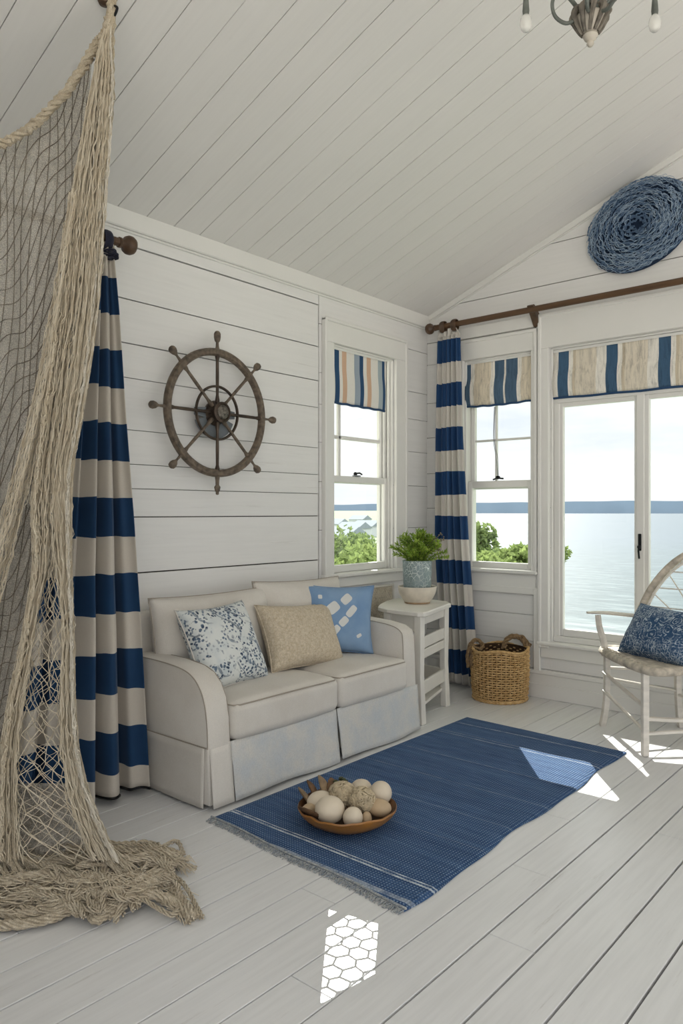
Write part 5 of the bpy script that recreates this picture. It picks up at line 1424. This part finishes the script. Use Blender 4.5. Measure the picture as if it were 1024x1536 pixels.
# wrapping cords across the front rail
mb = MB()
for k in range(12):
    p = A.lerp(B, (k + .5) / 12) + Vector((0, 0, SZ)); R_ = .0262; mb.tube([p + bk_ * R_ * math.cos(a) + Vector((0, 0, R_ * math.sin(a))) for a in [2 * PI * i / 10 for i in range(10)]], .0035, 4, True)
mb.build('rail_wrapping', 'seatw', ch, True)
def bar(P, Q, r=.012, nm='stretcher', sag=0):
    mb = MB(); mb.tube(catmull([P, P.lerp(Q, .5) + Vector((0, 0, sag)), Q], 6), r, 6, flat=.8); return mb.build(nm, 'furnw', ch, True)
u_ = lambda z: Vector((0, 0, z))
bar(A + u_(.33), B + u_(.26), .013); bar(A + ed * .0 + u_(.22), B + u_(.13), .011); bar(A + u_(.36), C_ + u_(.34), .012); bar(B + u_(.20), D_ + u_(.22), .016, sag=-.02); bar(B + u_(.12), D_ + u_(.12), .013, sag=.01)
bar(C_ + u_(.2), D_ + u_(.2), .012); bar(A + u_(.30), C_ + u_(.22), .010)
# hoop back
hp = [Vector(p) for p in ((-1.60, 4.53, .46), (-1.60, 4.565, .58), (-1.565, 4.60, .70), (-1.50, 4.65, .86), (-1.39, 4.69, 1.0), (-1.24, 4.69, 1.09), (-1.08, 4.63, 1.11), (-.95, 4.53, 1.05), (-.88, 4.42, .92), (-.865, 4.34, .74), (-.88, 4.30, .58), (-.93, 4.28, .46))]
hoop = catmull(hp, 8); mb = MB(); mb.tube(hoop, .026, 10, flat=.8); mb.build('hoop', 'seatw', ch, True)
inner = [p.lerp(Vector((-1.22, 4.5, .70)), .10) for p in hoop]; mb = MB(); mb.tube(inner, .009, 6); mb.build('inner_hoop', 'furnw', ch, True)
mb = MB(); nH = len(inner)
for k in range(5, nH - 5, 4): # laced wraps between hoop and inner hoop
    mb.tube([hoop[k], inner[k], hoop[k + 2]], .004, 4)
for k in range(8, nH - 8, 7):
    bpnt = C_.lerp(D_, .1 + .8 * (k / nH)) - bk_ * .0 + u_(SZ + .02); mb.tube(catmull([inner[k], inner[k].lerp(bpnt, .5) + bk_ * .05, bpnt], 6), .004, 5)
for k in range(12, nH // 2 - 2, 6):
    q = inner[nH - 1 - k]; mb.tube(catmull([inner[k], inner[k].lerp(q, .5) + bk_ * .07 + u_(-.02), q], 8), .004, 5)
mb.build('back_lacing', 'furnw', ch, True)
o = cushion('throw_cushion', 'indigo throw cushion with pale lacy pattern lying on the white armchair', 'cushion', 'lace', (-1.355, 4.395, .60), (.88, -.42, -.03), (.30, .42, .80), .54, .33, .20, 'lace', pinch=.08, seed=8)

# ------------------------------------------------------------------ chandelier
MAT['agedm'] = m_plain('aged_grey_green_metal', '#7e837c', .55, .3, .25, 20, .4, 70); MAT['acarv'] = m_plain('carved_grey_wood', '#8f877b', .7, 0, .35, 30, .8, 60); MAT['cand'] = m_plain('ivory_candle_sleeve', '#cbc3b5', .5, 0, .05)
HC = Vector((-1.034, 2.54, 0)); zb = 2.925
cnd = thing('chandelier', 'aged grey metal chandelier with hanging glass bulbs under the ceiling', 'chandelier', HC + Vector((0, 0, zb)))
mb = MB(); prof = [(0, 0), (.008, .002), (.013, .010), (.010, .018), (.020, .026), (.026, .038), (.022, .046), (.028, .052)]
mb.lathe([(r, z + zb) for r, z in prof], 24, HC, cap=False); mb.build('finial', 'cand', cnd, True)
mb = MB(); prof = [(.026, .048), (.034, .060), (.043, .082), (.050, .098), (.046, .108), (.030, .118), (0, .12)]
mb.lathe([(r, z + zb) for r, z in prof], 24, HC, cap=False); mb.build('turned_cup', 'cand', cnd, True)
mb = MB()
for k in range(10):
    a = 2 * PI * k / 10
    mb.tube(catmull([HC + Vector((r * math.cos(a + tw), r * math.sin(a + tw), zb + z)) for r, z, tw in ((.027, .045, 0), (.040, .065, .1), (.055, .095, .2), (.062, .11, .25), (.052, .125, .3), (.035, .13, .3))], 4), lambda q: .006 + .008 * q, 6)
mb.build('carved_leaves', 'acarv', cnd, True)
mb = MB(); zt = ceil_z(HC.x); mb.lathe([(0, zb + .11), (.018, zb + .12), (.022, zb + .2), (.014, zb + .25), (.03, zb + .29), (.014, zb + .34), (.006, zb + .36), (.006, zt - .03), (.05, zt - .02), (.055, zt + .03), (0, zt + .03)], 20, HC, cap=False); mb.build('stem', 'agedm', cnd, True)
bm_ = bpy.data.materials.new('bulb_glass'); bm_.use_nodes = True; bs = bm_.node_tree.nodes['Principled BSDF']; bs.inputs['Base Color'].default_value = (.95, .94, .9, 1); bs.inputs['Transmission Weight'].default_value = .55; bs.inputs['Roughness'].default_value = .12
bs.inputs['Emission Color'].default_value = (1, .95, .85, 1); bs.inputs['Emission Strength'].default_value = .02; MAT['bulb'] = bm_
for k, a0 in enumerate((0.0, PI, -1.15, -2.0)):
    dr = RV * math.cos(a0) + FV * math.sin(a0); L = .225
    mb = MB(); P = catmull([HC + dr * .03 + u_(zb + .115), HC + dr * .09 + u_(zb + .19), HC + dr * .17 + u_(zb + .26), HC + dr * .225 + u_(zb + .235), HC + dr * L + u_(zb + .16)], 7); mb.tube(P, .009, 8, flat=.7)
    arm_ = mb.build('arm', 'agedm', cnd, True)
    mb = MB(); P = catmull([HC + dr * .04 + u_(zb + .10), HC + dr * .085 + u_(zb + .082), HC + dr * .125 + u_(zb + .11), HC + dr * .13 + u_(zb + .165), HC + dr * .09 + u_(zb + .20), HC + dr * .055 + u_(zb + .19)], 7) if k != 0 else catmull([HC + dr * .04 + u_(zb + .12), HC + dr * .10 + u_(zb + .18), HC + dr * .14 + u_(zb + .24)], 6)
    mb.tube(P, .0065, 8); mb.build('scroll', 'agedm', cnd, True)
    bz = zb + (.055 if k == 3 else .085) if False else zb + .07
    mb = MB(); q = HC + dr * L; mb.lathe([(0, zb + .165), (.009, zb + .165), (.012, zb + .125), (.010, zb + .105), (0, zb + .105)], 14, (q.x, q.y, 0), cap=False); mb.build('socket', 'agedm', cnd, True)
    mb = MB(); mb.lathe([(0, zb + .052), (.010, zb + .054), (.017, zb + .062), (.021, zb + .078), (.019, zb + .098), (.011, zb + .110), (0, zb + .112)], 18, (q.x, q.y, 0), cap=False); mb.build('bulb', 'bulb', cnd, True)
